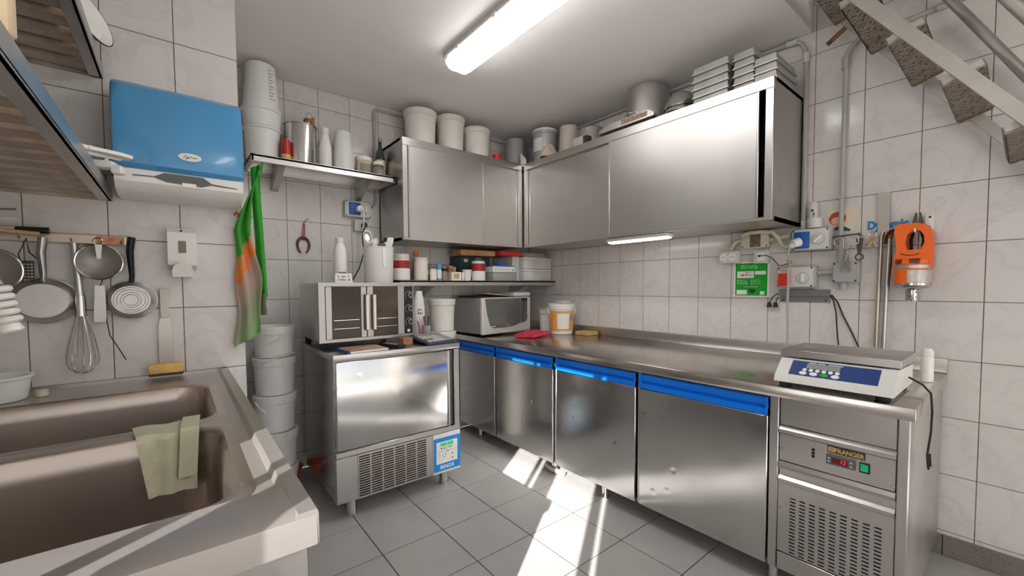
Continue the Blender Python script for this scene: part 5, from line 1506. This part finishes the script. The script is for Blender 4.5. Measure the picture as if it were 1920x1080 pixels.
M().tube([(0.014 * math.cos(i * 0.5236), -0.028, 0.010 + 0.014 * math.sin(i * 0.5236)) for i in range(12)], 0.0016, 6, closed=True).put('ring', CHROME, kb)
for k in range(6):
    an = R(-38 + 15 * k)
    mx = Matrix.Translation((0.004 * (k - 2.5), -0.030 - 0.003 * k, -0.002)) @ Matrix.Rotation(an, 4, 'Y')
    q = M()
    q.lathe([(0, -0.001), (0.010, -0.001), (0.010, 0.001), (0, 0.001)], seg=12, mx=mx @ Matrix.Translation((0, 0, -0.010)) @ Matrix.Rotation(R(90), 4, 'X'))
    q.box(-0.0035, 0.0035, -0.001, 0.001, -0.052, -0.014, mx=mx)
    q.box(0.002, 0.006, -0.001, 0.001, -0.048, -0.034, mx=mx)
    q.put('key', (CHROME, ALU, mat('brass', (176, 140, 84), 0.35, 0.9))[k % 3], kb)
t = rw('wall_lettering', 'blue brand lettering on the tiles behind the long scraper', 'lettering', -2.534, 1.458)
text('Dynamic', 0.052, mat('blue_lettering', (34, 128, 196), 0.4), t, (0, -0.0012, 0), FACE, 'letters', bold=0.0030, sx=0.78)
# stick blender motor
t = rw('stick_blender', 'orange stick blender motor unit hanging on the right wall', 'blender', -2.632, 1.176)
ow = []
for u, v in ((-0.060, 0.075), (-0.060, 0.125), (-0.052, 0.150), (-0.054, 0.190), (-0.060, 0.235), (-0.060, 0.262), (-0.045, 0.270), (0.010, 0.270), (0.038, 0.262), (0.056, 0.238), (0.062, 0.20), (0.062, 0.075)):
    ow.append((u, v))
iw = [(-0.018, 0.155), (-0.024, 0.185), (-0.018, 0.222), (0.002, 0.240), (0.022, 0.236), (0.034, 0.215), (0.036, 0.185), (0.026, 0.155)]
q = M()
for yy, flip in ((-0.085, False), (-0.030, True)):
    vo = [q.bm.verts.new((u, yy, v)) for u, v in ow]
    vi = [q.bm.verts.new((u, yy, v)) for u, v in iw]
    es = [q.bm.edges.new((vo[i], vo[(i + 1) % len(vo)])) for i in range(len(vo))] + [q.bm.edges.new((vi[i], vi[(i + 1) % len(vi)])) for i in range(len(vi))]
    bmesh.ops.triangle_fill(q.bm, use_beauty=True, edges=es)
    if flip:
        for A, B in ((o1, vo), (i1, vi)):
            for i in range(len(A)):
                j = (i + 1) % len(A)
                q.bm.faces.new((A[i], A[j], B[j], B[i]))
    o1, i1 = vo, vi
q.put('handle_body', ORANGE, t)
M().lathe([(0, 0.0), (0.052, 0.0), (0.0605, 0.008), (0.0605, 0.082), (0.058, 0.11), (0, 0.115)], (0, -0.060, 0), 30).put('motor_body', ORANGE, t)
M().lathe([(0.0605, 0.072), (0.0625, 0.074), (0.0625, 0.088), (0.0605, 0.090)], (0, -0.060, 0), 30).put('steel_band', ALU, t)
M().lathe([(0.0607, 0.012), (0.0612, 0.012), (0.0612, 0.066), (0.0607, 0.066)], (0, -0.060, 0), 14, a0=R(-100), a1=R(10)).put('rating_label', mat('silver_label', (196, 192, 188), 0.35, 0.4, var=0.1, vs=70), t)
M().lathe([(0, -0.022), (0.016, -0.022), (0.022, -0.018), (0.052, -0.010), (0.061, 0.001), (0.0605, 0.010), (0, 0.010)], (0, -0.060, 0), 30).put('steel_collar', CHROME, t)
M().lathe([(0, -0.070), (0.020, -0.070), (0.022, -0.066), (0.022, -0.020), (0, -0.018)], (0.0, -0.060, 0), 24).put('neck', CHROME, t)
for k in range(3):
    for x0, x1 in ((-0.052, -0.030), (-0.006, 0.028)):
        M().box(x0, x1, -0.1225 if x0 > -0.04 else -0.1130, -0.095, 0.096 + 0.0075 * k, 0.0995 + 0.0075 * k, 0.0008).put('vent_slot', BLACK, t)
M().tube([(-0.040, -0.0858, 0.140), (-0.015, -0.0862, 0.131), (0.012, -0.0862, 0.133), (0.022, -0.0858, 0.140)], 0.0018, 6).put('moulded_curve', INK, t)
M().tube([(-0.060, -0.055, 0.252), (-0.078, -0.052, 0.246), (-0.092, -0.050, 0.225), (-0.094, -0.050, 0.19)], 0.006, 8).put('cord', RUBBER, t)
M().tube([(0.006, -0.001, 0.188), (0.006, -0.028, 0.196), (0.006, -0.056, 0.231), (0.006, -0.090, 0.232), (0.006, -0.094, 0.246)], 0.0035, 8).put('wall_hook', WPLAS, t)
t = rw('pliers', 'dark iron pliers hanging jaws up behind the orange blender', 'pliers', -2.638, 1.44)
for s_ in (-1, 1):
    M().prism([(s_ * 0.002, -0.02), (s_ * 0.018, -0.02), (s_ * 0.018, 0.012), (s_ * 0.009, 0.056), (s_ * 0.004, 0.056), (s_ * 0.003, 0.02)], 'xz', -0.026, -0.014).put('jaw', mat('dark_iron', (86, 82, 78), 0.4, 0.9), t)
    M().tube([(s_ * 0.010, -0.020, -0.018), (s_ * 0.020, -0.020, -0.06), (s_ * 0.017, -0.020, -0.135)], 0.0055, 8).put('grip', RUBBER, t)
M().cyl((0, -0.0285, -0.01), 0.008, 0.016, 12, 'y').put('pivot', CHROME, t)
t = rw('white_wall_plate', 'small white screw plate on the tiles beside the pliers', 'plate', -2.672, 1.448)
M().box(-0.015, 0.016, -0.004, -0.001, -0.035, 0.038, 0.001).put('plate', WPLAS, t)
M().cyl((0.002, -0.006, 0.026), 0.005, 0.003, 10, 'y').put('screw', INK, t)
M().box(0.0, 0.004, -0.006, -0.003, -0.026, -0.012).put('slot', INK, t)

# ------------------------------------------------------------------ fittings on the back wall
t = thing('wall_socket_box', 'grey socket box with blue flap on the back wall under the shelf', 'socket', (-1.585, 0, 1.716))
M().box(-0.090, 0.090, -0.045, -0.001, -0.055, 0.055, 0.006, 2).put('box', LGPLAS, t)
M().box(-0.064, 0.012, -0.058, -0.044, -0.040, 0.042, 0.004, 2).put('blue_flap', BLUES, t)
M().cyl((0.048, -0.050, 0.0), 0.030, 0.007, 24, 'y').put('switch_dial', LGPLAS, t)
M().box(0.041, 0.055, -0.058, -0.048, -0.024, 0.024, 0.003).put('switch_bar', WPLAS, t)
M().cyl((-0.008, -0.105, -0.004), 0.021, 0.05, 18, 'y', 0.019, b=0.003).put('plug', WPLAS, t)
M().tube([(-0.008, -0.103, -0.004), (0.008, -0.115, -0.02), (0.016, -0.10, -0.08), (0.020, -0.07, -0.13)], 0.006, 8).put('white_cable', WPLAS, t)
for x in (-0.08, 0.08):
    for z in (-0.046, 0.046):
        M().cyl((x, -0.0475, z), 0.004, 0.003, 8, 'y').put('screw', BLACK, t)
t = thing('wall_socket', 'small grey wall socket with black plug below the blue flap box', 'socket', (-1.570, 0, 1.608))
M().box(-0.040, 0.040, -0.035, -0.001, -0.040, 0.040, 0.005, 2).put('box', LGPLAS, t)
M().cyl((0.022, -0.060, 0.002), 0.019, 0.028, 18, 'y', b=0.003).put('plug', BLACK, t)
M().tube([(0.020, -0.058, -0.014), (0.0, -0.065, -0.09), (0.012, -0.06, -0.18), (-0.02, -0.05, -0.30), (-0.09, -0.05, -0.42), (-0.11, -0.10, -0.47)], 0.0042, 8).put('black_cord', RUBBER, t)
t = thing('back_wall_conduit', 'grey conduit running down the back wall behind the dark bottle', 'conduit', (-1.440, 0, 1.77))
M().tube([(0.0, -0.014, 0.66), (-0.012, -0.014, 0.644), (-0.012, -0.014, 0.60), (-0.012, -0.014, 0.2), (-0.010, -0.014, 0.03), (-0.018, -0.014, 0.0), (-0.040, -0.014, -0.026)], 0.0095, 10).put('pipe', GPLAS, t)
M().tube([(0.0, -0.014, 0.66), (0.02, -0.014, 0.668), (0.35, -0.014, 0.672), (1.40, -0.014, 0.672)], 0.0095, 10).put('level_pipe', GPLAS, t)
for z in (0.59, 0.36):
    M().cyl((-0.012, -0.014, z), 0.013, 0.035, 12).put('coupling', GPLAS, t)
t = thing('horseshoe', 'rusty horseshoe hanging by a red ribbon on the back wall', 'horseshoe', (-1.93, 0, 1.44))
pts = []
for k in range(15):
    a = R(-62 + k * (304.0 / 14))
    pts.append((0.036 * math.sin(R(-152) + k * R(304) / 14) * (1.0 if abs(k - 7) < 5 else 0.94), -0.008, 0.010 + 0.052 * math.cos(R(-152) + k * R(304) / 14)))
M().tube(pts, [0.009 + 0.0065 * math.sin(math.pi * k / 14) for k in range(15)], 8, flat=0.6).put('shoe', RUSTW, t)
M().tube([(-0.004, -0.012, 0.045), (-0.002, -0.014, 0.10), (0.004, -0.012, 0.15), (0.016, -0.010, 0.172), (0.032, -0.008, 0.186)], 0.006, 6, flat=0.35).put('ribbon', RED, t)
M().tube([(0.004, -0.014, 0.045), (0.010, -0.014, 0.10), (0.008, -0.012, 0.15)], 0.006, 6, flat=0.35).put('ribbon', RED, t)

# ------------------------------------------------------------------ things on the tiled partition over the sink
PY = YP


def pw(name, label, cat, x, z):
    return thing(name, label, cat, (x, PY, z))


dpn = pw('paper_towel_dispenser', 'large blue and white paper towel dispenser on the tiled partition', 'dispenser', -2.545, 1.50)
prof = [(-0.002, 0.10), (-0.205, 0.072), (-0.228, 0.086), (-0.232, 0.15), (-0.215, 0.28), (-0.185, 0.345), (-0.15, 0.368), (-0.09, 0.378), (-0.002, 0.38)]
q = M()
cols = ((-0.178, 0.93, 0.012), (-0.172, 0.98, 0.003), (-0.150, 1.0, 0.0), (0.150, 1.0, 0.0), (0.172, 0.98, 0.003), (0.178, 0.93, 0.012))
rows = []
for x, k, zi in cols:
    rows.append([q.bm.verts.new((x, y * k, 0.225 + (z - 0.225) * (1 - zi))) for y, z in prof])
for A, B in zip(rows, rows[1:]):
    for i in range(len(A)):
        j = (i + 1) % len(A)
        q.bm.faces.new((A[i], A[j], B[j], B[i]))
q.bm.faces.new(rows[0])
q.bm.faces.new(rows[-1][::-1])
q.put('blue_cover', DISPB, dpn)
M().prism([(-0.002, 0.0), (-0.13, -0.002), (-0.192, 0.008), (-0.214, 0.030), (-0.214, 0.070), (-0.196, 0.080), (-0.002, 0.104)], 'yz', -0.174, 0.174).put('white_base', WPLAS, dpn)
M().prism([(-0.130, 0.052), (-0.075, 0.054), (-0.050, 0.068), (0.055, 0.068), (0.080, 0.050), (0.155, 0.044), (0.155, 0.041), (0.078, 0.044), (0.050, 0.034), (-0.045, 0.038), (-0.078, 0.050), (-0.130, 0.048)], 'xz', -0.2155, -0.2135).put('towel_slot', mat('slot_grey', (92, 92, 92), 0.5), dpn)
M().box(-0.004, 0.035, -0.2185, -0.214, 0.028, 0.042, 0.001).put('paper_tip', PAPER, dpn)
bdg = M().lathe([(0, 0), (0.030, 0), (0.032, 0.002), (0, 0.003)], seg=28, mx=Matrix.Translation((0.020, -0.2315, 0.128)) @ Matrix.Rotation(R(93), 4, 'X') @ Matrix.Diagonal((1, 0.42, 1, 1))).put('oval_badge', WPLAS, dpn)
M().tube([(0.002, -0.2355, 0.124), (0.010, -0.2355, 0.134), (0.014, -0.2355, 0.128), (0.008, -0.2355, 0.120), (0.022, -0.2355, 0.130), (0.030, -0.2355, 0.126), (0.040, -0.2355, 0.128)], 0.0009, 5).put('badge_squiggle', INK, bdg)
sd = pw('soap_dispenser', 'white plastic soap dispenser on the tiles beside the green towel', 'dispenser', -2.553, 1.222)
M().prism([(-0.001, 0.03), (-0.052, 0.045), (-0.064, 0.07), (-0.068, 0.165), (-0.052, 0.182), (-0.001, 0.182)], 'yz', -0.043, 0.043).put('body', WPLAS, sd)
M().prism([(-0.030, 0.0), (0.028, 0.0), (0.031, 0.020), (0.026, 0.040), (0.010, 0.052), (-0.012, 0.052), (-0.028, 0.040), (-0.033, 0.020)], 'xz', -0.078, -0.010).put('push_bar', mat('pale_button', (208, 206, 200), 0.35), sd)
M().box(-0.011, 0.011, -0.0695, -0.066, 0.090, 0.134, 0.001).put('level_window', mat('brown_window', (118, 100, 90), 0.2), sd)
M().cyl((-0.002, -0.0675, 0.172), 0.004, 0.006, 10, 'y').put('lock', INK, sd)

tb = pw('magnetic_rail', 'steel utensil rail with worn sticker on the partition tiles', 'rail', -2.90, 1.350)
M().box(-0.225, 0.200, -0.020, -0.004, -0.016, 0.016, 0.002).put('bar', mat('worn_rail_steel', (190, 176, 162), 0.3, 0.8, var=0.1, vs=8), tb)
M().box(0.115, 0.185, -0.0208, -0.0199, -0.014, 0.013).put('sticker', mat('orange_sticker', (208, 168, 136), 0.6, c2=(196, 96, 60), vs=50), tb)
for x in (-0.20, -0.06, 0.055, 0.13, 0.178):
    M().tube([(x, -0.020, -0.004), (x, -0.030, -0.010), (x, -0.034, 0.0)], 0.002, 6).put('hook', CHROME, tb)


def pan(label, x, z, rx, rz, hz, hm, depth, rings, m):
    """frying pan hung with its underside to the room"""
    t = pw('frying_pan', label, 'pan', x, z)
    mx = Matrix.Translation((0, -0.055, 0)) @ Matrix.Rotation(R(90), 4, 'X')
    body = M().lathe([(0, 0.0), (rx * 0.76, 0.0), (rx * 0.80, -0.003), (rx, -depth), (rx + 0.003, -depth - 0.001), (rx, -depth - 0.003), (rx * 0.78, -0.006), (0, -0.004)], seg=40, mx=mx @ Matrix.Diagonal((1, rz / rx, 1, 1))).put('body', m, t)
    for rr in rings:
        M().tube([(rr * math.cos(i * 0.2094), -0.0555, rr * rz / rx * math.sin(i * 0.2094)) for i in range(30)], 0.0014, 6, closed=True).put('base_ring', m, body)
    h = M().tube([(0.0, -0.030, rz * 0.9), (0.003, -0.036, rz + 0.02), (0.0, -0.040, hz - 0.05), (0.006, -0.040, hz)], [0.010, 0.010, 0.014, 0.015], 10, flat=0.8).put('handle', hm, t)
    return t


pan('worn grey aluminium frying pan hanging underside out from the rail', -2.912, 1.142, 0.078, 0.072, 0.205, ALU, 0.03, (), ALU)
pan('small frying pan with black handle and ringed base hanging from the rail', -2.700, 1.140, 0.068, 0.065, 0.222, BLACK, 0.022, (0.020, 0.028, 0.038, 0.046), ALU)
t = pw('wire_whisk', 'long steel wire whisk hanging between the two pans', 'whisk', -2.828, 0.888)
M().tube([(-0.010, -0.040, 0.445), (-0.004, -0.042, 0.36), (0.0, -0.042, 0.262)], 0.0105, 12).put('handle', STEEL, t)
M().tube([(0.0, -0.042, 0.268), (0.0, -0.042, 0.20)], [0.013, 0.015], 12).put('ferrule', CHROME, t)
for k in range(8):
    a = math.pi * k / 8
    ca, sa = math.cos(a), math.sin(a)
    loop = []
    for i in range(17):
        u = -1 + 2 * i / 16
        wv = 0.044 * math.sin(math.pi * min(1, (1 - abs(u)) * 0.9 + 0.1)) if False else None
        s_ = abs(u)
        zz = 0.004 + 0.205 * (s_ ** 1.7)
        rad = 0.041 * math.sin(math.pi * (0.08 + 0.5 * (1 - s_) ** 0.0) if False else min(math.pi * 0.98, math.pi * (0.5 + 0.42 * (s_ - 0.42) / 0.58) if s_ > 0.42 else math.pi * 0.5 * s_ / 0.42))
        loop.append((math.copysign(rad, u) * ca, -0.042 + math.copysign(rad, u) * sa * 0.55, zz))
    M().tube(loop, 0.0011, 5).put('wire', CHROME, t)
MESHM = mat('sieve_mesh', (150, 146, 140), 0.5, 0.6, var=0.1, vs=200)


def sieve(label, x, z, r, y=-0.05):
    t = pw('wire_sieve', label, 'sieve', x, z)
    M().tube([(r * math.cos(i * 0.2094), y, r * math.sin(i * 0.2094)) for i in range(30)], 0.0034, 8, closed=True).put('rim', CHROME, t)
    M().lathe([(0, 0.028), (r * 0.45, 0.024), (r * 0.8, 0.012), (r, 0.0), (r - 0.001, -0.001), (r * 0.8, 0.010), (r * 0.45, 0.022), (0, 0.026)], seg=30, mx=Matrix.Translation((0, y, 0)) @ Matrix.Rotation(R(-90), 4, 'X')).put('mesh_bowl', MESHM, t)
    return t


t = sieve('round wire sieve with flat steel handle hanging on the rail', -2.777, 1.272, 0.059, -0.060)
M().prism([(-0.008, 0.058), (0.010, 0.058), (0.006, 0.010), (-0.004, 0.010)], 'xz', -0.069, -0.066).put('hook_tab', ALU, t)
M().tube([(0.012 * math.cos(i * 0.5236), -0.066, 0.068 + 0.012 * math.sin(i * 0.5236)) for i in range(12)], 0.0026, 6, closed=True).put('hanging_ring', CHROME, t)
t = pw('steel_scraper', 'flat steel dough scraper handle hanging under the round sieve', 'scraper', -2.780, 1.066)
M().prism([(-0.017, 0.0), (0.011, 0.0), (0.014, 0.012), (0.013, 0.125), (-0.012, 0.125), (-0.018, 0.010)], 'xz', -0.044, -0.040).put('handle', ALU, t)
M().tube([(0.0, -0.042, 0.12), (0.012, -0.042, 0.09), (0.014, -0.042, 0.0), (0.020, -0.040, -0.05), (0.046, -0.038, -0.11), (0.058, -0.036, -0.14)], 0.0018, 6).put('wire', INK, t)
M().tube([(0.0, -0.042, 0.122), (0.004, -0.022, 0.136), (0.004, -0.014, 0.18), (-0.003, -0.012, 0.262)], 0.0018, 6).put('hanging_wire', INK, t)
t = sieve('large wire strainer at the wall end of the utensil rail', -3.012, 1.238, 0.066, -0.075)
M().tube([(0.0, -0.075, 0.062), (0.004, -0.06, 0.105), (0.0, -0.036, 0.112)], 0.004, 8).put('handle', CHROME, t)
t = pw('hand_grater', 'small dark hand grater hanging behind the grey pan', 'grater', -2.945, 1.232)
M().box(-0.014, 0.012, -0.020, -0.014, -0.03, 0.040, 0.001).put('blade', mat('dark_iron', (86, 82, 78), 0.4, 0.9), t)
M().tube([(-0.016, -0.018, 0.04), (-0.020, -0.018, 0.06), (0.0, -0.024, 0.112), (0.004, -0.020, 0.066), (0.022, -0.018, 0.045), (0.026, -0.018, -0.02)], 0.0018, 6).put('wire_frame', mat('dark_iron', (86, 82, 78), 0.4, 0.9), t)
for i in range(6):
    for j in range(3):
        M().box(-0.011 + 0.008 * j, -0.006 + 0.008 * j, -0.0212, -0.0195, -0.024 + 0.010 * i, -0.020 + 0.010 * i).put('tooth', ALU, t)
t = pw('bench_spatula', 'flat pale steel spatula standing upright against the partition tiles', 'spatula', -2.612, 0.862)
M().box(-0.014, 0.013, -0.014, -0.006, 0.205, 0.318, 0.003).put('handle', mat('pale_handle_plastic', (206, 198, 190), 0.5, var=0.04), t)
M().prism([(-0.012, 0.21), (0.012, 0.21), (0.018, 0.178), (0.019, 0.0), (-0.021, 0.0), (-0.020, 0.178)], 'xz', -0.0115, -0.0095).put('blade', mat('pale_blade', (190, 184, 176), 0.3, 0.6), t)
t = pw('dish_sponge', 'yellow dish sponge with dark scouring face on the sink edge', 'sponge', -2.612, 0.860)
M().box(-0.048, 0.052, -0.062, -0.016, 0.006, 0.040, 0.006, 2, mx=Matrix.Rotation(R(-3), 4, 'Z')).put('foam', SPONGE, t)
M().box(-0.047, 0.051, -0.061, -0.017, -0.002, 0.007, 0.002, mx=Matrix.Rotation(R(-3), 4, 'Z')).put('scourer', mat('dark_scourer', (70, 64, 50), 0.95), t)
t = thing('plastic_tub', 'translucent white plastic tub on the sink ledge by the tiles', 'tub', (-3.005, -1.025, 0.846))
M().lathe([(0, 0), (0.062, 0), (0.066, 0.004), (0.074, 0.066), (0.080, 0.067), (0.080, 0.073), (0.071, 0.073), (0.063, 0.008), (0, 0.006)], seg=32).put('tub', FROST, t)
t = thing('jar_ring', 'small white plastic ring on the sink ledge beside the tub', 'ring', (-2.912, -1.02, 0.846))
M().lathe([(0, 0.014), (0.010, 0.014), (0.013, 0.018), (0.013, 0.0), (0.015, 0.0), (0.015, 0.020), (0, 0.022)], seg=20).put('cap', BEIGEP, t)
# long handled tools lying along the rail
t = pw('black_handled_spatula', 'black handled spatula held level on the utensil rail', 'spatula', -2.99, 1.368)
M().tube([(0.025, -0.038, 0.004), (0.06, -0.038, 0.002), (0.098, -0.038, 0.002)], [0.007, 0.010, 0.011], 10).put('handle', BLACK, t)
M().box(-0.12, 0.03, -0.040, -0.036, -0.005, 0.010, 0.001).put('blade', CHROME, t)
t = pw('wooden_handle_tool', 'pale wooden handled tool lying along the utensil rail', 'utensil', -2.99, 1.360)
M().tube([(-0.12, -0.066, 0.006), (0.0, -0.064, 0.003), (0.08, -0.060, -0.003)], 0.006, 10).put('handle', WOOD, t)
t = pw('steel_ladle_handle', 'bent steel handle lying above the utensil rail', 'utensil', -3.0, 1.423)
M().tube([(-0.12, -0.05, -0.006), (0.0, -0.05, 0.004), (0.042, -0.05, 0.008)], 0.006, 10, flat=0.5).put('handle', CHROME, t)
M().box(-0.125, -0.112, -0.056, -0.001, -0.012, 0.0, 0.002).put('wall_clip', GPLAS, t)
t = pw('black_knife', 'black handled knife with thin pale tip above the utensil rail', 'knife', -3.02, 1.398)
M().tube([(-0.10, -0.05, 0.0), (0.022, -0.05, 0.001)], 0.0085, 10).put('handle', BLACK, t)
M().tube([(0.022, -0.05, 0.001), (0.062, -0.05, 0.003)], 0.003, 6).put('tip', WPLAS, t)
M().box(-0.105, -0.092, -0.056, -0.001, -0.008, 0.004, 0.002).put('wall_clip', GPLAS, t)
t = pw('red_tool', 'red plastic handled tool just above the utensil rail', 'utensil', -3.03, 1.380)
M().tube([(-0.09, -0.052, 0.0), (0.018, -0.052, -0.004)], 0.006, 8).put('handle', RED, t)
M().box(-0.095, -0.084, -0.052, -0.001, -0.006, 0.004, 0.002).put('wall_clip', GPLAS, t)

# green towel over the partition corner
TOW = bpy.data.materials.new('printed_green_towel')
TOW.use_nodes = True
N, L = TOW.node_tree.nodes, TOW.node_tree.links
pb = N['Principled BSDF']
pb.inputs['Roughness'].default_value = 0.95
tc = N.new('ShaderNodeTexCoord')
sp = N.new('ShaderNodeSeparateXYZ')
L.new(tc.outputs['Object'], sp.inputs[0])
nz = N.new('ShaderNodeTexNoise')
nz.inputs['Scale'].default_value = 30
L.new(tc.outputs['Object'], nz.inputs[0])
ad = N.new('ShaderNodeMath')
ad.operation = 'MULTIPLY_ADD'
ad.inputs[1].default_value = 0.16
nz.inputs['Scale'].default_value = 22
L.new(nz.outputs[0], ad.inputs[0])
sl_ = N.new('ShaderNodeMath')
sl_.operation = 'MULTIPLY_ADD'
sl_.inputs[1].default_value = -2.2
L.new(sp.outputs[0], sl_.inputs[0])
L.new(sp.outputs[2], sl_.inputs[2])
L.new(sl_.outputs[0], ad.inputs[2])
mr = N.new('ShaderNodeMapRange')
mr.inputs[1].default_value, mr.inputs[2].default_value = 0.05, 0.78
L.new(ad.outputs[0], mr.inputs[0])
rp = N.new('ShaderNodeValToRGB')
cs = ((0.0, (52, 140, 40)), (0.06, (126, 160, 108)), (0.28, (150, 150, 126)), (0.34, (168, 150, 138)), (0.47, (176, 150, 132)), (0.50, (226, 118, 48)), (0.60, (210, 136, 82)), (0.64, (58, 146, 48)), (1.0, (48, 150, 44)))
for i, (p, c_) in enumerate(cs):
    e = rp.color_ramp.elements[i] if i < 2 else rp.color_ramp.elements.new(p)
    e.position = p
    e.color = lin(c_)
L.new(mr.outputs[0], rp.inputs[0])
L.new(rp.outputs[0], pb.inputs['Base Color'])
bpn = N.new('ShaderNodeBump')
bpn.inputs['Strength'].default_value = 0.5
n5 = N.new('ShaderNodeTexNoise')
n5.inputs['Scale'].default_value = 350
L.new(n5.outputs[0], bpn.inputs['Height'])
L.new(bpn.outputs[0], pb.inputs['Normal'])
t = thing('hand_towel', 'printed green and orange hand towel hanging at the partition corner', 'towel', (-2.335, PY, 0.965))


def tw(u, v):
    z = 0.73 * v
    k = max(0, v - 0.62) / 0.38
    half = 0.031 + 0.010 * math.sin(5.2 * v + 0.4) + 0.010 * (1 - v) - 0.026 * k
    x = -0.018 + 0.012 * math.sin(6.0 * v) + (u - 0.5) * 2 * half * (1 - 0.25 * math.sin(9 * v) ** 2) + 0.074 * k
    return (x, -0.030 + 0.013 * math.sin(9 * u + 5.0 * v) - 0.012 * (1 - v), z + 0.05 * (u - 0.5) * (1 - v))


M().sheet(tw, 24, 40, 0.004).put('front_fold', TOW, t)
GRT = mat('green_terry', (44, 146, 42), 0.95, var=0.12, vs=40, bump=0.5, bs=350)
M().sheet(lambda u, v: (0.014 + 0.030 * u + 0.016 * (1 - v), -0.020 + 0.012 * math.sin(6 * u + 3 * v), 0.16 + 0.55 * v + 0.02 * u), 12, 24, 0.004).put('back_fold', GRT, t)
M().sheet(lambda u, v: (0.02 + 0.034 * u + 0.002 * math.sin(9 * v), -0.024 + 0.010 * math.sin(5 * u), 0.10 + 0.09 * v), 10, 6, 0.004).put('lower_corner', mat('olive_terry', (112, 124, 88), 0.95, var=0.2, vs=30), t)
M().tube([(0.052, -0.016, 0.70), (0.058, -0.008, 0.735), (0.062, 0.02, 0.75)], 0.004, 6).put('hanging_loop', GRT, t)
t = pw('red_tag', 'tiny orange red plastic tag below the towel dispenser', 'tag', -2.374, 1.482)
M().tube([(-0.010, -0.012, -0.006), (0.0, -0.014, 0.006), (0.010, -0.012, -0.002), (0.002, -0.012, -0.010)], 0.004, 6).put('tag', RED, t)
# dish cloth over the divider between the bowls
t = thing('dish_cloth', 'grey green dish cloth hanging over the sink divider', 'cloth', (-2.605, -1.70, 0.848))


def drape(d):
    """path over the divider: along its top, over the bowl edge, down inside the near bowl"""
    if d < 0.085:
        return 0.045 - d, 0.0065
    e = min(1.0, (d - 0.085) / 0.012)
    return -0.040 - 0.006 * math.sin(e * math.pi / 2), 0.0065 - 0.006 * (1 - math.cos(e * math.pi / 2)) - max(0.0, d - 0.097)


def cl(u, v):
    y, z = drape(0.225 * v)
    return ((-0.058 + 0.118 * u) * (1.0 - 0.28 * v) + 0.012 * v, y - (0.004 + 0.004 * math.sin(13 * u + 2 * v)) * (1 if z < 0 else 0), z + (0.002 * math.sin(9 * u) + 0.001 if z > 0.006 else 0))


M().sheet(cl, 26, 40, 0.004).put('cloth', BEIGEC, t)


def fc(u, v):
    y, z = drape(0.20 * v)
    return (0.034 + 0.034 * u - 0.012 * v, y - (0.014 if z < 0.006 else 0.006 * min(1, v * 4)), z + 0.0085)


M().sheet(fc, 8, 36, 0.004).put('folded_corner', BEIGEC, t)
# pre rinse spray at the left of the sink
t = thing('rinse_spray', 'white ribbed spray head of the tap hose over the sink', 'tap', (XL, -1.5, 0.955))
M().tube([(0.002, 0, 0.0), (0.06, 0, 0.0), (0.09, 0, 0.06), (0.11, 0, 0.26), (0.15, 0, 0.34), (0.20, 0, 0.33), (0.235, 0, 0.27), (0.245, 0, 0.235)], 0.011, 12).put('hose', CHROME, t)
for k in range(5):
    M().cyl((0.247 + 0.003 * k, 0.0, 0.218 - 0.017 * k), 0.020 + (0.0025 if k < 4 else 0.004), 0.014, 18, Matrix.Rotation(R(-12), 4, 'Y'), b=0.004).put('rib', WPLAS, t)
M().cyl((0.262, 0.0, 0.128), 0.022, 0.022, 18, Matrix.Rotation(R(-12), 4, 'Y'), 0.018, b=0.004).put('nozzle', WPLAS, t)
# things on the racks
t = thing('white_plastic_spatula', 'white plastic spatula sticking out of the lower rack', 'spatula', (-2.78, -1.42, 1.542), rot=(0, R(2), R(24)))
M().box(-0.10, 0.05, -0.010, 0.010, 0.0, 0.012, 0.003).put('handle', WPLAS, t)
M().prism([(0.04, -0.012), (0.10, -0.020), (0.128, -0.014), (0.130, 0.012), (0.10, 0.020), (0.04, 0.012)], 'xy', 0.001, 0.010).put('blade', WPLAS, t)
t = thing('white_plastic_spatula', 'narrow white plastic stick beside the rack spatula', 'utensil', (-2.78, -1.36, 1.541), rot=(0, R(1), R(14)))
M().box(-0.10, 0.10, -0.007, 0.007, 0.0, 0.010, 0.002).put('stick', WPLAS, t)
t = thing('plastic_clip', 'white plastic bent clip hanging over the lower rack rail', 'clip', (-2.738, -1.16, 1.548), rot=(0, 0, R(-18)))
M().box(-0.03, 0.030, -0.022, 0.022, 0.0, 0.022, 0.005, 2).put('block', WPLAS, t)
M().tube([(-0.005, 0.02, 0.02), (0.0, 0.03, 0.048), (0.02, 0.02, 0.055), (0.055, 0.0, 0.046)], 0.005, 8).put('hook', WPLAS, t)
M().box(0.024, 0.052, -0.02, 0.010, -0.016, 0.010, 0.004).put('jaw', FROST, t)
t = thing('plastic_beaker', 'clear plastic beaker lying at the wall end of the lower rack', 'beaker', (-2.822, -0.985, 1.585), rot=(0, R(78), R(-12)))
M().lathe([(0, 0), (0.036, 0), (0.042, 0.085), (0.045, 0.086), (0.040, 0.086), (0.034, 0.004), (0, 0.004)], seg=22).put('beaker', mat('clear_plastic', (206, 210, 210), 0.15, trans=0.6), t)
t = thing('enamel_dish', 'white enamel dish leaning on the upper rack edge', 'dish', (-2.788, -1.03, 2.038), rot=(0, R(72), R(-28)))
M().lathe([(0, 0), (0.045, 0.0), (0.062, 0.010), (0.078, 0.030), (0.081, 0.030), (0.081, 0.033), (0.076, 0.034), (0.058, 0.014), (0, 0.005)], seg=32).put('dish', WPLAS, t)
M().tube([(0.0815 * math.cos(i * 0.2094), 0.0815 * math.sin(i * 0.2094), 0.0315) for i in range(30)], 0.0022, 6, closed=True).put('black_rim', BLACK, t)
